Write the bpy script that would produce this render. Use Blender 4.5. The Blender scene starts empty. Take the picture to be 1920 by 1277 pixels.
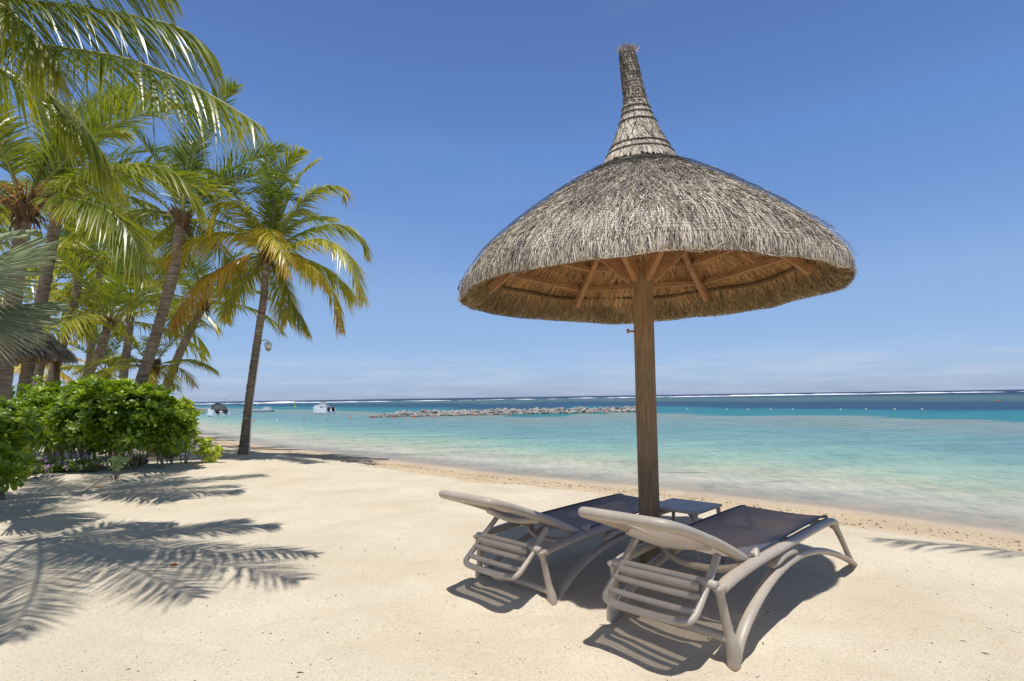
import bpy, math, random
import numpy as np
from mathutils import Vector, Matrix, Quaternion
random.seed(7)
rng = np.random.default_rng(7)
R = math.radians
S = bpy.context.scene
COL = S.collection

# ------------------------------------------------------------------ camera, sky, sun
FPX = 1067.0; H = 1.2; ROLL = R(0.87); CX = 960.0; CY = 744.6
cam_data = bpy.data.cameras.new('camera')
cam_data.sensor_width = 36.0
cam_data.lens = FPX / 1920 * 36.0
cam_data.shift_y = (CY - 638.5) / 1920
cam_data.clip_end = 30000
cam = bpy.data.objects.new('camera', cam_data)
COL.objects.link(cam)
cr, sr = math.cos(ROLL), math.sin(ROLL)
cam.matrix_world = Matrix(((cr, sr, 0, 0), (0, 0, -1, 0), (-sr, cr, 0, H), (0, 0, 0, 1)))
S.camera = cam

SH = np.array([0.04, 0.18])                     # shadow shift on the ground per metre of height
sun_dir = Vector((-SH[0], -SH[1], 1)).normalized()   # towards the sun
SUN_EL = math.asin(sun_dir.z)
world = bpy.data.worlds.new('World'); S.world = world; world.use_nodes = True
wn = world.node_tree; wn.nodes.clear()
def wnode(t, **k):
    n = wn.nodes.new(t)
    for a, b in k.items(): setattr(n, a, b)
    return n
sky = wnode('ShaderNodeTexSky', sky_type='NISHITA', sun_disc=False, sun_elevation=SUN_EL,
            sun_rotation=math.atan2(sun_dir.x, sun_dir.y), altitude=0, air_density=1.0, dust_density=0.35, ozone_density=3.0)
tc = wnode('ShaderNodeTexCoord'); sep = wnode('ShaderNodeSeparateXYZ'); wn.links.new(tc.outputs['Generated'], sep.inputs[0])
mp = wnode('ShaderNodeMapping'); mp.inputs['Scale'].default_value = (3.0, 3.0, 30); wn.links.new(tc.outputs['Generated'], mp.inputs[0])
nz = wnode('ShaderNodeTexNoise'); nz.inputs['Scale'].default_value = 2.4; nz.inputs['Detail'].default_value = 9; nz.inputs['Roughness'].default_value = 0.6
wn.links.new(mp.outputs[0], nz.inputs[0])
cr1 = wnode('ShaderNodeValToRGB'); cr1.color_ramp.elements[0].position = 0.42; cr1.color_ramp.elements[1].position = 0.66
wn.links.new(nz.outputs[0], cr1.inputs[0])
band = wnode('ShaderNodeValToRGB')              # the low bank of cloud above the horizon
e = band.color_ramp.elements; e[0].position = 0.0; e[0].color = (.5, .5, .5, 1); e[1].position = 0.085; e[1].color = (0, 0, 0, 1)
for p, c in ((.03, .7), (.052, .8), (.064, .42)):
    x = e.new(p); x.color = (c, c, c, 1)
wn.links.new(sep.outputs['Z'], band.inputs[0])
mul = wnode('ShaderNodeMath', operation='MULTIPLY'); wn.links.new(cr1.outputs[0], mul.inputs[0]); wn.links.new(band.outputs[0], mul.inputs[1])
# faint high cirrus
mp2 = wnode('ShaderNodeMapping'); mp2.inputs['Scale'].default_value = (1.2, 2.5, 5); mp2.inputs['Rotation'].default_value = (0, .25, .3); wn.links.new(tc.outputs['Generated'], mp2.inputs[0])
nz2 = wnode('ShaderNodeTexNoise'); nz2.inputs['Scale'].default_value = 1.6; nz2.inputs['Detail'].default_value = 6
wn.links.new(mp2.outputs[0], nz2.inputs[0])
cr2 = wnode('ShaderNodeValToRGB'); cr2.color_ramp.elements[0].position = .5; cr2.color_ramp.elements[1].position = .85; cr2.color_ramp.elements[1].color = (.10, .10, .10, 1)
wn.links.new(nz2.outputs[0], cr2.inputs[0])
add = wnode('ShaderNodeMath', operation='ADD', use_clamp=True); wn.links.new(mul.outputs[0], add.inputs[0]); wn.links.new(cr2.outputs[0], add.inputs[1])
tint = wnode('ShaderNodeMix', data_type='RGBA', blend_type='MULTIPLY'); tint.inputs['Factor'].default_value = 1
tr_ = wnode('ShaderNodeValToRGB'); te = tr_.color_ramp.elements      # clear, polarised blue in view; unseen sky overhead warmed and dimmed against blue shade
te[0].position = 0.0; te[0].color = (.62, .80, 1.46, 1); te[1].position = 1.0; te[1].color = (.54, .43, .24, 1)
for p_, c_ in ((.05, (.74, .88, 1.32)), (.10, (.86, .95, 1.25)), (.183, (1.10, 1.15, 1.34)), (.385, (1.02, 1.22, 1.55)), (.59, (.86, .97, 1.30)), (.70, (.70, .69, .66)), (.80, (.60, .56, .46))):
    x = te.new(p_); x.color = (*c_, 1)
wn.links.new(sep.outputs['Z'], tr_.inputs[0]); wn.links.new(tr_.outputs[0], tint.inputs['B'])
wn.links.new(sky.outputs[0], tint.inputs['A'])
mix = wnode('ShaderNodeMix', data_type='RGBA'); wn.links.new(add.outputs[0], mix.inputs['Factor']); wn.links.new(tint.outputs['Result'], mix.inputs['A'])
mix.inputs['B'].default_value = (5.0, 6.0, 7.8, 1)
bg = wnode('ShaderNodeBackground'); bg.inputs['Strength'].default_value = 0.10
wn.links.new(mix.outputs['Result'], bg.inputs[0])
wo = wnode('ShaderNodeOutputWorld'); wn.links.new(bg.outputs[0], wo.inputs[0])

sl = bpy.data.lights.new('sun', 'SUN'); sl.energy = 4.3; sl.angle = R(0.53); sl.color = (1.0, 0.985, 0.965)
so = bpy.data.objects.new('sun', sl); COL.objects.link(so)
so.rotation_euler = (-sun_dir).to_track_quat('-Z', 'Y').to_euler(); so.location = (0, 0, 30)
S.view_settings.view_transform = 'Standard'; S.view_settings.look = 'None'
S.view_settings.exposure = 0.0; S.view_settings.gamma = 1.0; S.view_settings.use_curve_mapping = False
S.cycles.max_bounces = 8; S.cycles.transparent_max_bounces = 24; S.cycles.sample_clamp_indirect = 6

# ------------------------------------------------------------------ helpers
def ray(px, py):
    u = (px - CX) / FPX; v = -(py - CY) / FPX
    return np.array([u * cr + v * sr, 1.0, -u * sr + v * cr])
def P(px, py, d):                                # the place seen at a pixel, d metres away
    return np.array([0, 0, H]) + ray(px, py) * d
def G(px, py, z=0.0):                            # ... on a level z
    r = ray(px, py); return np.array([0, 0, H]) + r * ((z - H) / r[2])

SHORE = np.array([(-3000, 3300), (-400, 470), (-120, 152), (-50, 70), (-29, 44), (-15.8, 27.6), (-8.5, 18.84), (-5.32, 15.79), (-3.2, 13.86), (-.29, 10.82),
                  (2.02, 9.05), (3.6, 7.5), (4.21, 6.83), (5.08, 5.71), (8, 1.5), (14, -9), (60, -90), (3000, -5000)], float)
WATER_Z = -0.25
def shore_t(x, y):
    ys = np.interp(x, SHORE[:, 0], SHORE[:, 1]); s = (np.interp(x + .5, SHORE[:, 0], SHORE[:, 1]) - np.interp(x - .5, SHORE[:, 0], SHORE[:, 1]))
    return (y - ys) / np.sqrt(1 + s * s)
def hash2(ix, iy, seed):
    n = (ix.astype(np.int64) * 374761393 + iy.astype(np.int64) * 668265263 + seed * 974634777) & 0x7fffffff
    n = ((n ^ (n >> 13)) * 1274126177) & 0x7fffffff
    return ((n ^ (n >> 16)) & 0xffff) / 65535.0
def vnoise(x, y, seed=0):
    x = np.asarray(x, float); y = np.asarray(y, float)
    ix = np.floor(x); iy = np.floor(y); fx = x - ix; fy = y - iy
    fx = fx * fx * (3 - 2 * fx); fy = fy * fy * (3 - 2 * fy)
    a = hash2(ix, iy, seed); b = hash2(ix + 1, iy, seed); c = hash2(ix, iy + 1, seed); d = hash2(ix + 1, iy + 1, seed)
    return (a + (b - a) * fx + (c - a) * fy + (a - b - c + d) * fx * fy) * 2 - 1
def ss(a, b, x):
    t = np.clip((x - a) / (b - a), 0, 1); return t * t * (3 - 2 * t)
FEET = [(.967, 2.527), (.50, 3.0), (2.37, 3.98), (1.87, 4.46), (.22, 3.34), (-.27, 3.82), (.94, 4.07), (1.6, 4.75)]
def ground_z(x, y):
    x = np.asarray(x, float); y = np.asarray(y, float)
    t = shore_t(x, y)
    wob = vnoise(x * .35, y * .35, 3) * .22 + vnoise(x * 1.1, y * 1.1, 4) * .08
    z = -0.25 * ss(-3.0, 0.0, t + wob * .6) - np.clip(t, 0, 30) * .075
    dry = 1 - ss(-1.4, .2, t)
    near = 1 - ss(25, 60, np.hypot(x, y))
    z = z + dry * near * (vnoise(x * 1.3, y * 1.3, 1) * .016 + vnoise(x * 3.1 + 7, y * 3.1, 2) * .010 + vnoise(x * 8, y * 8, 5) * .0045)
    # footprint-like dimples
    z = z - dry * near * .012 * ss(.25, .7, vnoise(x * 4.6 + 3, y * 5.2, 18)) * ss(-.2, .4, vnoise(x * .6, y * .6, 19)); c = vnoise(x * 2.7 + 31, y * 3.4, 8); z = z - dry * near * .022 * ss(.35, .75, c)
    for (fx_, fy_) in FEET:                       # sand pushed up and scuffed where legs stand
        r_ = np.hypot(x - fx_, y - fy_); z = z + .020 * np.exp(-((r_ - .085) / .05) ** 2) * (1 + .8 * vnoise(x * 17, y * 17, 12)) - .012 * np.exp(-(r_ / .05) ** 2) + .010 * np.exp(-(r_ / .30) ** 2) * vnoise(x * 9, y * 9, 13)
    z = z + .10 * np.exp(-(((x + 7.4) / 1.9) ** 2 + ((y - 9.9) / 1.0) ** 2))
    return z
def gz(x, y): return float(ground_z(np.array([x]), np.array([y]))[0])
def on_ground(px, py):
    p = G(px, py)
    for _ in range(6): p = G(px, py, gz(p[0], p[1]))
    return p

def tag(o, label=None, cat=None, group=None, kind=None):
    if label: o['label'] = label
    if cat: o['category'] = cat
    if group: o['group'] = group
    if kind: o['kind'] = kind
    return o
def empty(name, loc, rz=0.0):
    o = bpy.data.objects.new(name, None); o.empty_display_size = .2
    o.location = Vector(loc); o.rotation_euler = (0, 0, rz); COL.objects.link(o); return o
def link(name, me, parent=None):
    o = bpy.data.objects.new(name, me); COL.objects.link(o)
    if parent is not None: o.parent = parent
    return o
def np_mesh(name, V, Q, mats, smooth=False, attrs=None, midx=None):
    """verts Nx3, faces Mx3 or Mx4"""
    V = np.asarray(V, np.float32); Q = np.asarray(Q, np.int32)
    me = bpy.data.meshes.new(name); k = Q.shape[1]
    me.vertices.add(len(V)); me.vertices.foreach_set('co', V.ravel())
    me.loops.add(Q.size); me.loops.foreach_set('vertex_index', Q.ravel())
    me.polygons.add(len(Q)); me.polygons.foreach_set('loop_start', np.arange(0, Q.size, k, dtype=np.int32))
    me.polygons.foreach_set('loop_total', np.full(len(Q), k, np.int32))
    if smooth: me.polygons.foreach_set('use_smooth', np.ones(len(Q), bool))
    for m in mats: me.materials.append(m)
    if midx is not None: me.polygons.foreach_set('material_index', np.asarray(midx, np.int32))
    me.update(calc_edges=True)
    for an, av in (attrs or {}).items():
        a = me.attributes.new(an, 'FLOAT', 'POINT'); a.data.foreach_set('value', np.asarray(av, np.float32))
    return me

class MB:
    def __init__(s, org=(0, 0, 0)): s.v = []; s.f = []; s.sm = []; s.mi = []; s.o = Vector(org)
    def add(s, vs, fs, smooth=False, mi=0):
        b = len(s.v); s.v += [Vector(v) - s.o for v in vs]
        for f in fs: s.f.append([i + b for i in f]); s.sm.append(smooth); s.mi.append(mi)
    def box(s, c, size, rz=0.0, mi=0, M=None):
        M = M or Matrix.Rotation(rz, 3, 'Z'); c = Vector(c); h = Vector(size) / 2
        vs = [c + M @ Vector((x * h.x, y * h.y, z * h.z)) for x in (-1, 1) for y in (-1, 1) for z in (-1, 1)]
        s.add(vs, [(0, 1, 3, 2), (4, 6, 7, 5), (0, 4, 5, 1), (2, 3, 7, 6), (0, 2, 6, 4), (1, 5, 7, 3)], False, mi)
    def tube(s, pts, rad, n=8, sy=1.0, up=None, mi=0, cap=True, smooth=True, closed=False):
        """swept tube; rad a number or list; sy squashes across the 'up' direction"""
        pts = [Vector(p) for p in pts]; m = len(pts)
        rad = [rad] * m if not hasattr(rad, '__len__') else list(rad)
        upv = Vector(up) if up is not None else None
        prev = None; rings = []
        for i, p in enumerate(pts):
            if closed: t = pts[(i + 1) % m] - pts[i - 1]
            else: t = pts[min(i + 1, m - 1)] - pts[max(i - 1, 0)]
            if t.length < 1e-9: t = Vector((0, 0, 1))
            t.normalize()
            if upv is not None:
                a = upv.cross(t)
                if a.length < 1e-4: a = t.orthogonal()
                a.normalize()
            elif prev is None: a = t.orthogonal().normalized()
            else:
                a = prev - t * prev.dot(t)
                a = a.normalized() if a.length > 1e-6 else t.orthogonal().normalized()
            prev = a; b = t.cross(a)
            rings.append([p + (a * math.cos(2 * math.pi * k / n) * sy + b * math.sin(2 * math.pi * k / n)) * rad[i] for k in range(n)])
        vs = [v for r_ in rings for v in r_]; fs = []
        for i in range(m if closed else m - 1):
            j = (i + 1) % m
            for k in range(n): fs.append((i * n + k, i * n + (k + 1) % n, j * n + (k + 1) % n, j * n + k))
        if cap and not closed:
            fs.append(tuple(range(n))[::-1]); fs.append(tuple((m - 1) * n + k for k in range(n)))
        s.add(vs, fs, smooth, mi)
    def ball(s, c, r, sc=(1, 1, 1), nu=10, nv=7, mi=0, smooth=True):
        c = Vector(c); vs = []; fs = []
        for j in range(nv + 1):
            th = math.pi * j / nv
            for i in range(nu):
                ph = 2 * math.pi * i / nu
                vs.append(c + Vector((math.sin(th) * math.cos(ph) * sc[0], math.sin(th) * math.sin(ph) * sc[1], math.cos(th) * sc[2])) * r)
        for j in range(nv):
            for i in range(nu): fs.append((j * nu + i, j * nu + (i + 1) % nu, (j + 1) * nu + (i + 1) % nu, (j + 1) * nu + i))
        s.add(vs, fs, smooth, mi)
    def mesh(s, name, mats):
        me = bpy.data.meshes.new(name); me.from_pydata([tuple(v) for v in s.v], [], s.f)
        me.polygons.foreach_set('use_smooth', s.sm); me.polygons.foreach_set('material_index', s.mi)
        for m in (mats if isinstance(mats, (list, tuple)) else [mats]): me.materials.append(m)
        me.update(); return me
    def build(s, name, mats, parent=None): return link(name, s.mesh(name, mats), parent)

def crom(pts, n=8, closed=False):
    pts = [Vector(p) for p in pts]; out = []; m = len(pts)
    g = (lambda i: pts[i % m]) if closed else (lambda i: pts[min(max(i, 0), m - 1)])
    for i in range(m if closed else m - 1):
        p0, p1, p2, p3 = g(i - 1), g(i), g(i + 1), g(i + 2)
        for k in range(n):
            t = k / n
            out.append(.5 * ((2 * p1) + (p2 - p0) * t + (2 * p0 - 5 * p1 + 4 * p2 - p3) * t * t + (3 * p1 - p0 - 3 * p2 + p3) * t ** 3))
    if not closed: out.append(pts[-1])
    return out
def copy_thing(root, loc, rz, label=None):
    c = root.copy(); COL.objects.link(c); c.location = Vector(loc); c.rotation_euler = (0, 0, rz)
    if label: c['label'] = label
    for ch in list(root.children):
        k = ch.copy(); COL.objects.link(k); k.parent = c
        for g in list(ch.children):
            q = g.copy(); COL.objects.link(q); q.parent = k
    return c

# ------------------------------------------------------------------ materials
def mat(name):
    m = bpy.data.materials.new(name); m.use_nodes = True
    nt = m.node_tree; b = nt.nodes['Principled BSDF']; return m, nt, b
def N(nt, t, **k):
    n = nt.nodes.new(t)
    for a, b in k.items(): setattr(n, a, b)
    return n
def ramp(nt, src, stops):
    r = N(nt, 'ShaderNodeValToRGB'); e = r.color_ramp.elements
    while len(e) < len(stops): e.new(.5)
    for i, (p, c) in enumerate(stops):
        e[i].position = p; e[i].color = (*c, 1) if len(c) == 3 else c
    nt.links.new(src, r.inputs[0]); return r
def noise(nt, scale, detail=4, rough=.55, coord='Object', sc=None, dist=0.0):
    t = N(nt, 'ShaderNodeTexCoord'); n = N(nt, 'ShaderNodeTexNoise')
    n.inputs['Scale'].default_value = scale; n.inputs['Detail'].default_value = detail; n.inputs['Roughness'].default_value = rough
    n.inputs['Distortion'].default_value = dist
    if sc:
        m = N(nt, 'ShaderNodeMapping'); m.inputs['Scale'].default_value = sc; nt.links.new(t.outputs[coord], m.inputs[0]); nt.links.new(m.outputs[0], n.inputs[0])
    else: nt.links.new(t.outputs[coord], n.inputs[0])
    return n.outputs[0]
def bump(nt, b, h, strength=.4, dist=.01, prev=None):
    n = N(nt, 'ShaderNodeBump'); n.inputs['Strength'].default_value = strength; n.inputs['Distance'].default_value = dist
    nt.links.new(h, n.inputs['Height'])
    if prev: nt.links.new(prev, n.inputs['Normal'])
    nt.links.new(n.outputs[0], b.inputs['Normal']); return n.outputs[0]
def simple(name, col, rough=.6, var=.15, scale=20, bmp=.2, bd=.004, sc=None, metal=0, spec=.5):
    m, nt, b = mat(name); f = noise(nt, scale, 5, sc=sc)
    lo = tuple(c * (1 - var) for c in col); hi = tuple(min(1, c * (1 + var)) for c in col)
    r = ramp(nt, f, [(.3, lo), (.7, hi)]); nt.links.new(r.outputs[0], b.inputs['Base Color'])
    b.inputs['Roughness'].default_value = rough; b.inputs['Metallic'].default_value = metal; b.inputs['Specular IOR Level'].default_value = spec
    if bmp: bump(nt, b, f, bmp, bd)
    return m
def leafmat(name, stops, rough=.36, transl=.3, spec=.5, jitter=.25):
    m, nt, b = mat(name)
    a = N(nt, 'ShaderNodeAttribute', attribute_name='tint')
    r = ramp(nt, a.outputs['Fac'], stops)
    g = N(nt, 'ShaderNodeAttribute', attribute_name='rnd')
    hs = N(nt, 'ShaderNodeHueSaturation'); mr = N(nt, 'ShaderNodeMapRange'); mr.inputs['To Min'].default_value = 1 - jitter; mr.inputs['To Max'].default_value = 1 + jitter
    nt.links.new(g.outputs['Fac'], mr.inputs[0]); nt.links.new(mr.outputs[0], hs.inputs['Value']); nt.links.new(r.outputs[0], hs.inputs['Color'])
    nt.links.new(hs.outputs[0], b.inputs['Base Color']); b.inputs['Roughness'].default_value = rough; b.inputs['Specular IOR Level'].default_value = spec
    tr = N(nt, 'ShaderNodeBsdfTranslucent'); h2 = N(nt, 'ShaderNodeHueSaturation'); h2.inputs['Saturation'].default_value = 1.15; h2.inputs['Value'].default_value = 1.45
    nt.links.new(hs.outputs[0], h2.inputs['Color']); nt.links.new(h2.outputs[0], tr.inputs[0])
    mx = N(nt, 'ShaderNodeMixShader'); mx.inputs[0].default_value = transl
    out = nt.nodes['Material Output']; nt.links.new(b.outputs[0], mx.inputs[1]); nt.links.new(tr.outputs[0], mx.inputs[2]); nt.links.new(mx.outputs[0], out.inputs[0])
    return m
M = {}
M['palm'] = leafmat('palm_leaf', [(0, (.06, .10, .016)), (.3, (.135, .18, .025)), (.6, (.34, .34, .04)), (.82, (.58, .48, .06)), (1, (.52, .32, .06))], rough=.33, transl=.38, spec=.6)
M['fan'] = leafmat('fan_leaf', [(0, (.20, .24, .12)), (1, (.33, .36, .20))], rough=.5, transl=.15)
M['shrub'] = leafmat('shrub_leaf', [(0, (.06, .125, .012)), (.5, (.20, .30, .028)), (1, (.50, .54, .07))], rough=.34, transl=.38, spec=.5)
M['weed'] = leafmat('weed_leaf', [(0, (.12, .20, .05)), (1, (.36, .44, .20))], rough=.5, transl=.25)
M['rachis'] = simple('frond_stalk', (.26, .25, .06), .45, .2, 6, .1)
M['stem'] = simple('shrub_stem', (.22, .17, .12), .9, .3, 30, .4)
M['fibre'] = simple('palm_fibre', (.15, .085, .04), .95, .4, 30, .6, .01)
M['flowerbunch'] = simple('palm_flower', (.45, .22, .05), .8, .3, 30, .3)
M['coconut'] = simple('coconut_husk', (.22, .20, .05), .5, .3, 8, .1)
M['petal'] = simple('purple_petal', (.60, .22, .78), .6, .15, 30, 0)
M['rock'] = simple('breakwater_rock', (.31, .285, .255), .9, .6, 1.4, .5, .05)
_m = M['rock']; _nt = _m.node_tree; _b = _nt.nodes['Principled BSDF']; _src = _b.inputs['Base Color'].links[0].from_socket
_g = N(_nt, 'ShaderNodeNewGeometry'); _s = N(_nt, 'ShaderNodeSeparateXYZ'); _nt.links.new(_g.outputs['Position'], _s.inputs[0])
_mr = N(_nt, 'ShaderNodeMapRange'); _mr.inputs['From Min'].default_value = -.235; _mr.inputs['From Max'].default_value = -.17; _nt.links.new(_s.outputs['Z'], _mr.inputs[0])
_mx = N(_nt, 'ShaderNodeMix', data_type='RGBA'); _mx.inputs['A'].default_value = (.035, .032, .024, 1); _nt.links.new(_mr.outputs[0], _mx.inputs['Factor']); _nt.links.new(_src, _mx.inputs['B']); _nt.links.new(_mx.outputs['Result'], _b.inputs['Base Color'])
M['stone'] = simple('garden_stone', (.30, .28, .25), .95, .35, 9, .6, .02)
M['plastic_white'] = simple('white_plastic', (.72, .72, .70), .35, .04, 5, 0)
M['dark_plastic'] = simple('dark_rubber', (.02, .02, .022), .4, .2, 5, 0)
M['canvas_black'] = simple('black_cover', (.05, .05, .055), .7, .2, 5, .1)
M['hull'] = simple('white_hull', (.80, .80, .78), .25, .03, 3, 0)
M['red_buoy'] = simple('red_float', (.75, .09, .03), .4, .1, 5, 0)
M['yellow_buoy'] = simple('yellow_float', (.55, .60, .05), .4, .1, 5, 0)
M['dry_leaf'] = simple('fallen_leaf', (.75, .42, .06), .6, .2, 30, 0)
M['red_leaf'] = simple('dead_leaf', (.35, .10, .03), .7, .2, 30, 0)

# sand
m, nt, b = mat('sand'); M['sand'] = m
big = noise(nt, 1.1, 6, .6); mid = noise(nt, 9, 6, .65); fine = noise(nt, 95, 5, .75); grain = noise(nt, 420, 2, .8)
c1 = ramp(nt, big, [(.3, (.595, .495, .35)), (.7, (.71, .615, .465))])
c2 = ramp(nt, fine, [(.34, (.60, .56, .50)), (.48, (.97, .97, .97)), (.62, (1.06, 1.06, 1.07))])
mx = N(nt, 'ShaderNodeMix', data_type='RGBA', blend_type='MULTIPLY'); mx.inputs['Factor'].default_value = .85
nt.links.new(c1.outputs[0], mx.inputs['A']); nt.links.new(c2.outputs[0], mx.inputs['B'])
# scattered dark specks
tcn = N(nt, 'ShaderNodeTexCoord'); vo = N(nt, 'ShaderNodeTexVoronoi'); vo.inputs['Scale'].default_value = 22; nt.links.new(tcn.outputs['Object'], vo.inputs[0])
vs_ = ramp(nt, vo.outputs['Distance'], [(.055, (.30, .24, .18)), (.085, (1, 1, 1))])
sel = ramp(nt, noise(nt, 6, 2), [(.5, (0, 0, 0)), (.62, (1, 1, 1))])
mx2 = N(nt, 'ShaderNodeMix', data_type='RGBA', blend_type='MULTIPLY'); nt.links.new(sel.outputs[0], mx2.inputs['Factor'])
nt.links.new(mx.outputs['Result'], mx2.inputs['A']); nt.links.new(vs_.outputs[0], mx2.inputs['B'])
at = N(nt, 'ShaderNodeAttribute', attribute_name='shore')
ad = N(nt, 'ShaderNodeMath', operation='ADD'); nt.links.new(at.outputs['Fac'], ad.inputs[0])
sc_ = N(nt, 'ShaderNodeMath', operation='MULTIPLY'); sc_.inputs[1].default_value = .9; nt.links.new(noise(nt, 1.6, 4), sc_.inputs[0]); nt.links.new(sc_.outputs[0], ad.inputs[1])
mr = N(nt, 'ShaderNodeMapRange'); mr.inputs['From Min'].default_value = -2.4; mr.inputs['From Max'].default_value = 4.0; nt.links.new(ad.outputs[0], mr.inputs[0])
wet = ramp(nt, mr.outputs[0], [(.15, (1, 1, 1)), (.24, (.90, .80, .70)), (.40, (.85, .77, .67)), (.47, (.88, .81, .74)), (.9, (.88, .86, .80))])
mx3 = N(nt, 'ShaderNodeMix', data_type='RGBA', blend_type='MULTIPLY'); mx3.inputs['Factor'].default_value = 1
nt.links.new(mx2.outputs['Result'], mx3.inputs['A']); nt.links.new(wet.outputs[0], mx3.inputs['B'])
nt.links.new(mx3.outputs['Result'], b.inputs['Base Color'])
rw = ramp(nt, mr.outputs[0], [(.36, (.95, .95, .95)), (.46, (.35, .35, .35))]); nt.links.new(rw.outputs[0], b.inputs['Roughness'])
b.inputs['Specular IOR Level'].default_value = .25
n1 = bump(nt, b, mid, .5, .02); n2 = bump(nt, b, fine, .55, .006, n1); bump(nt, b, grain, .5, .003, n2)

# water
m, nt, b = mat('sea_water'); M['water'] = m
at = N(nt, 'ShaderNodeAttribute', attribute_name='shore')
geo = N(nt, 'ShaderNodeNewGeometry')
def gnoise(scale, sc, det=4, dist=0, rgh=.5):
    mp_ = N(nt, 'ShaderNodeMapping'); mp_.inputs['Scale'].default_value = sc; nt.links.new(geo.outputs['Position'], mp_.inputs[0])
    n = N(nt, 'ShaderNodeTexNoise'); n.inputs['Scale'].default_value = scale; n.inputs['Detail'].default_value = det; n.inputs['Distortion'].default_value = dist; n.inputs['Roughness'].default_value = rgh
    nt.links.new(mp_.outputs[0], n.inputs[0]); return n.outputs[0]
def mth(op, a_, b_=None, c_=None):
    n = N(nt, 'ShaderNodeMath', operation=op)
    for i, q in enumerate((a_, b_, c_)):
        if q is None: continue
        if isinstance(q, (int, float)): n.inputs[i].default_value = q
        else: nt.links.new(q, n.inputs[i])
    return n.outputs[0]
pert = mth('MULTIPLY_ADD', gnoise(.22, (.35, 1, 1), 5), .7, .65)        # patches of weed and sand shift the bands
tt = mth('MULTIPLY', at.outputs['Fac'], pert)
lg = mth('LOGARITHM', mth('ADD', mth('MAXIMUM', tt, 0), 1), 600.0)
def lf(t): return math.log(1 + t) / math.log(600)
stops = [(0, (.56, .50, .41)), (1.4, (.47, .45, .36)), (2.5, (.43, .44, .32)), (4, (.33, .43, .33)), (6, (.22, .37, .32)), (8, (.165, .305, .30)), (12, (.145, .28, .29)), (19, (.19, .265, .25)), (23.5, (.22, .275, .25)),
         (24.5, (.03, .20, .22)), (38, (.02, .165, .21)), (43, (.010, .06, .125)), (75, (.012, .06, .11)), (85, (.055, .11, .115)), (150, (.065, .13, .13)), (215, (.02, .06, .09)), (280, (.004, .015, .065))]
cw = ramp(nt, lg, [(lf(t), c) for t, c in stops])
sp_ = ramp(nt, gnoise(.9, (.5, 1.3, 1), 8, 0, .6), [(.40, (.80, .83, .85)), (.6, (1.08, 1.06, 1.05))])
mxw = N(nt, 'ShaderNodeMix', data_type='RGBA', blend_type='MULTIPLY'); mxw.inputs['Factor'].default_value = .8
nt.links.new(cw.outputs[0], mxw.inputs['A']); nt.links.new(sp_.outputs[0], mxw.inputs['B'])
fn_ = ramp(nt, gnoise(2.2, (2.4, 1, 1), 14, 0, .82), [(.40, (.70, .77, .82)), (.5, (1, 1, 1)), (.60, (1.2, 1.16, 1.1))])
mxf = N(nt, 'ShaderNodeMix', data_type='RGBA', blend_type='MULTIPLY'); mxf.inputs['Factor'].default_value = .85
nt.links.new(mxw.outputs['Result'], mxf.inputs['A']); nt.links.new(fn_.outputs[0], mxf.inputs['B'])
wd_ = ramp(nt, gnoise(.85, (.35, 1.3, 1), 7, .8), [(.635, (1, 1, 1)), (.68, (.50, .56, .50))])     # weed on the bottom
wz_ = ramp(nt, lg, [(lf(.3), (.15, .15, .15)), (lf(1.5), (.9, .9, .9)), (lf(4), (.7, .7, .7)), (lf(9), (.25, .25, .25))])
mxe = N(nt, 'ShaderNodeMix', data_type='RGBA', blend_type='MULTIPLY'); nt.links.new(wz_.outputs[0], mxe.inputs['Factor'])
nt.links.new(mxf.outputs['Result'], mxe.inputs['A']); nt.links.new(wd_.outputs[0], mxe.inputs['B'])
nt.links.new(mxe.outputs['Result'], b.inputs['Base Color'])
al = ramp(nt, lg, [(0, (.05, .05, .05)), (lf(.35), (.5, .5, .5)), (lf(1.3), (1, 1, 1))]); 
tpw = N(nt, 'ShaderNodeBsdfTransparent'); mxa = N(nt, 'ShaderNodeMixShader'); nt.links.new(al.outputs[0], mxa.inputs[0]); nt.links.new(tpw.outputs[0], mxa.inputs[1]); nt.links.new(b.outputs[0], mxa.inputs[2])
glw = N(nt, 'ShaderNodeBsdfGlossy'); glw.inputs['Roughness'].default_value = .18
fz_ = N(nt, 'ShaderNodeFresnel'); fz_.inputs['IOR'].default_value = 1.33
fq = mth('MULTIPLY_ADD', fz_.outputs[0], .30, .01)
mxg = N(nt, 'ShaderNodeMixShader'); nt.links.new(fq, mxg.inputs[0]); nt.links.new(mxa.outputs[0], mxg.inputs[1]); nt.links.new(glw.outputs[0], mxg.inputs[2])
nt.links.new(mxg.outputs[0], nt.nodes['Material Output'].inputs[0])
b.inputs['Roughness'].default_value = .6; b.inputs['Specular IOR Level'].default_value = 0.0
bn = bump(nt, b, gnoise(2.6, (.8, 1.7, 1), 6, .4), .8, .06)
bn2 = bump(nt, b, gnoise(11, (.9, 1.3, 1), 4, .5), .9, .018, bn); nt.links.new(bn2, glw.inputs['Normal']); nt.links.new(bn2, fz_.inputs['Normal'])

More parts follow.
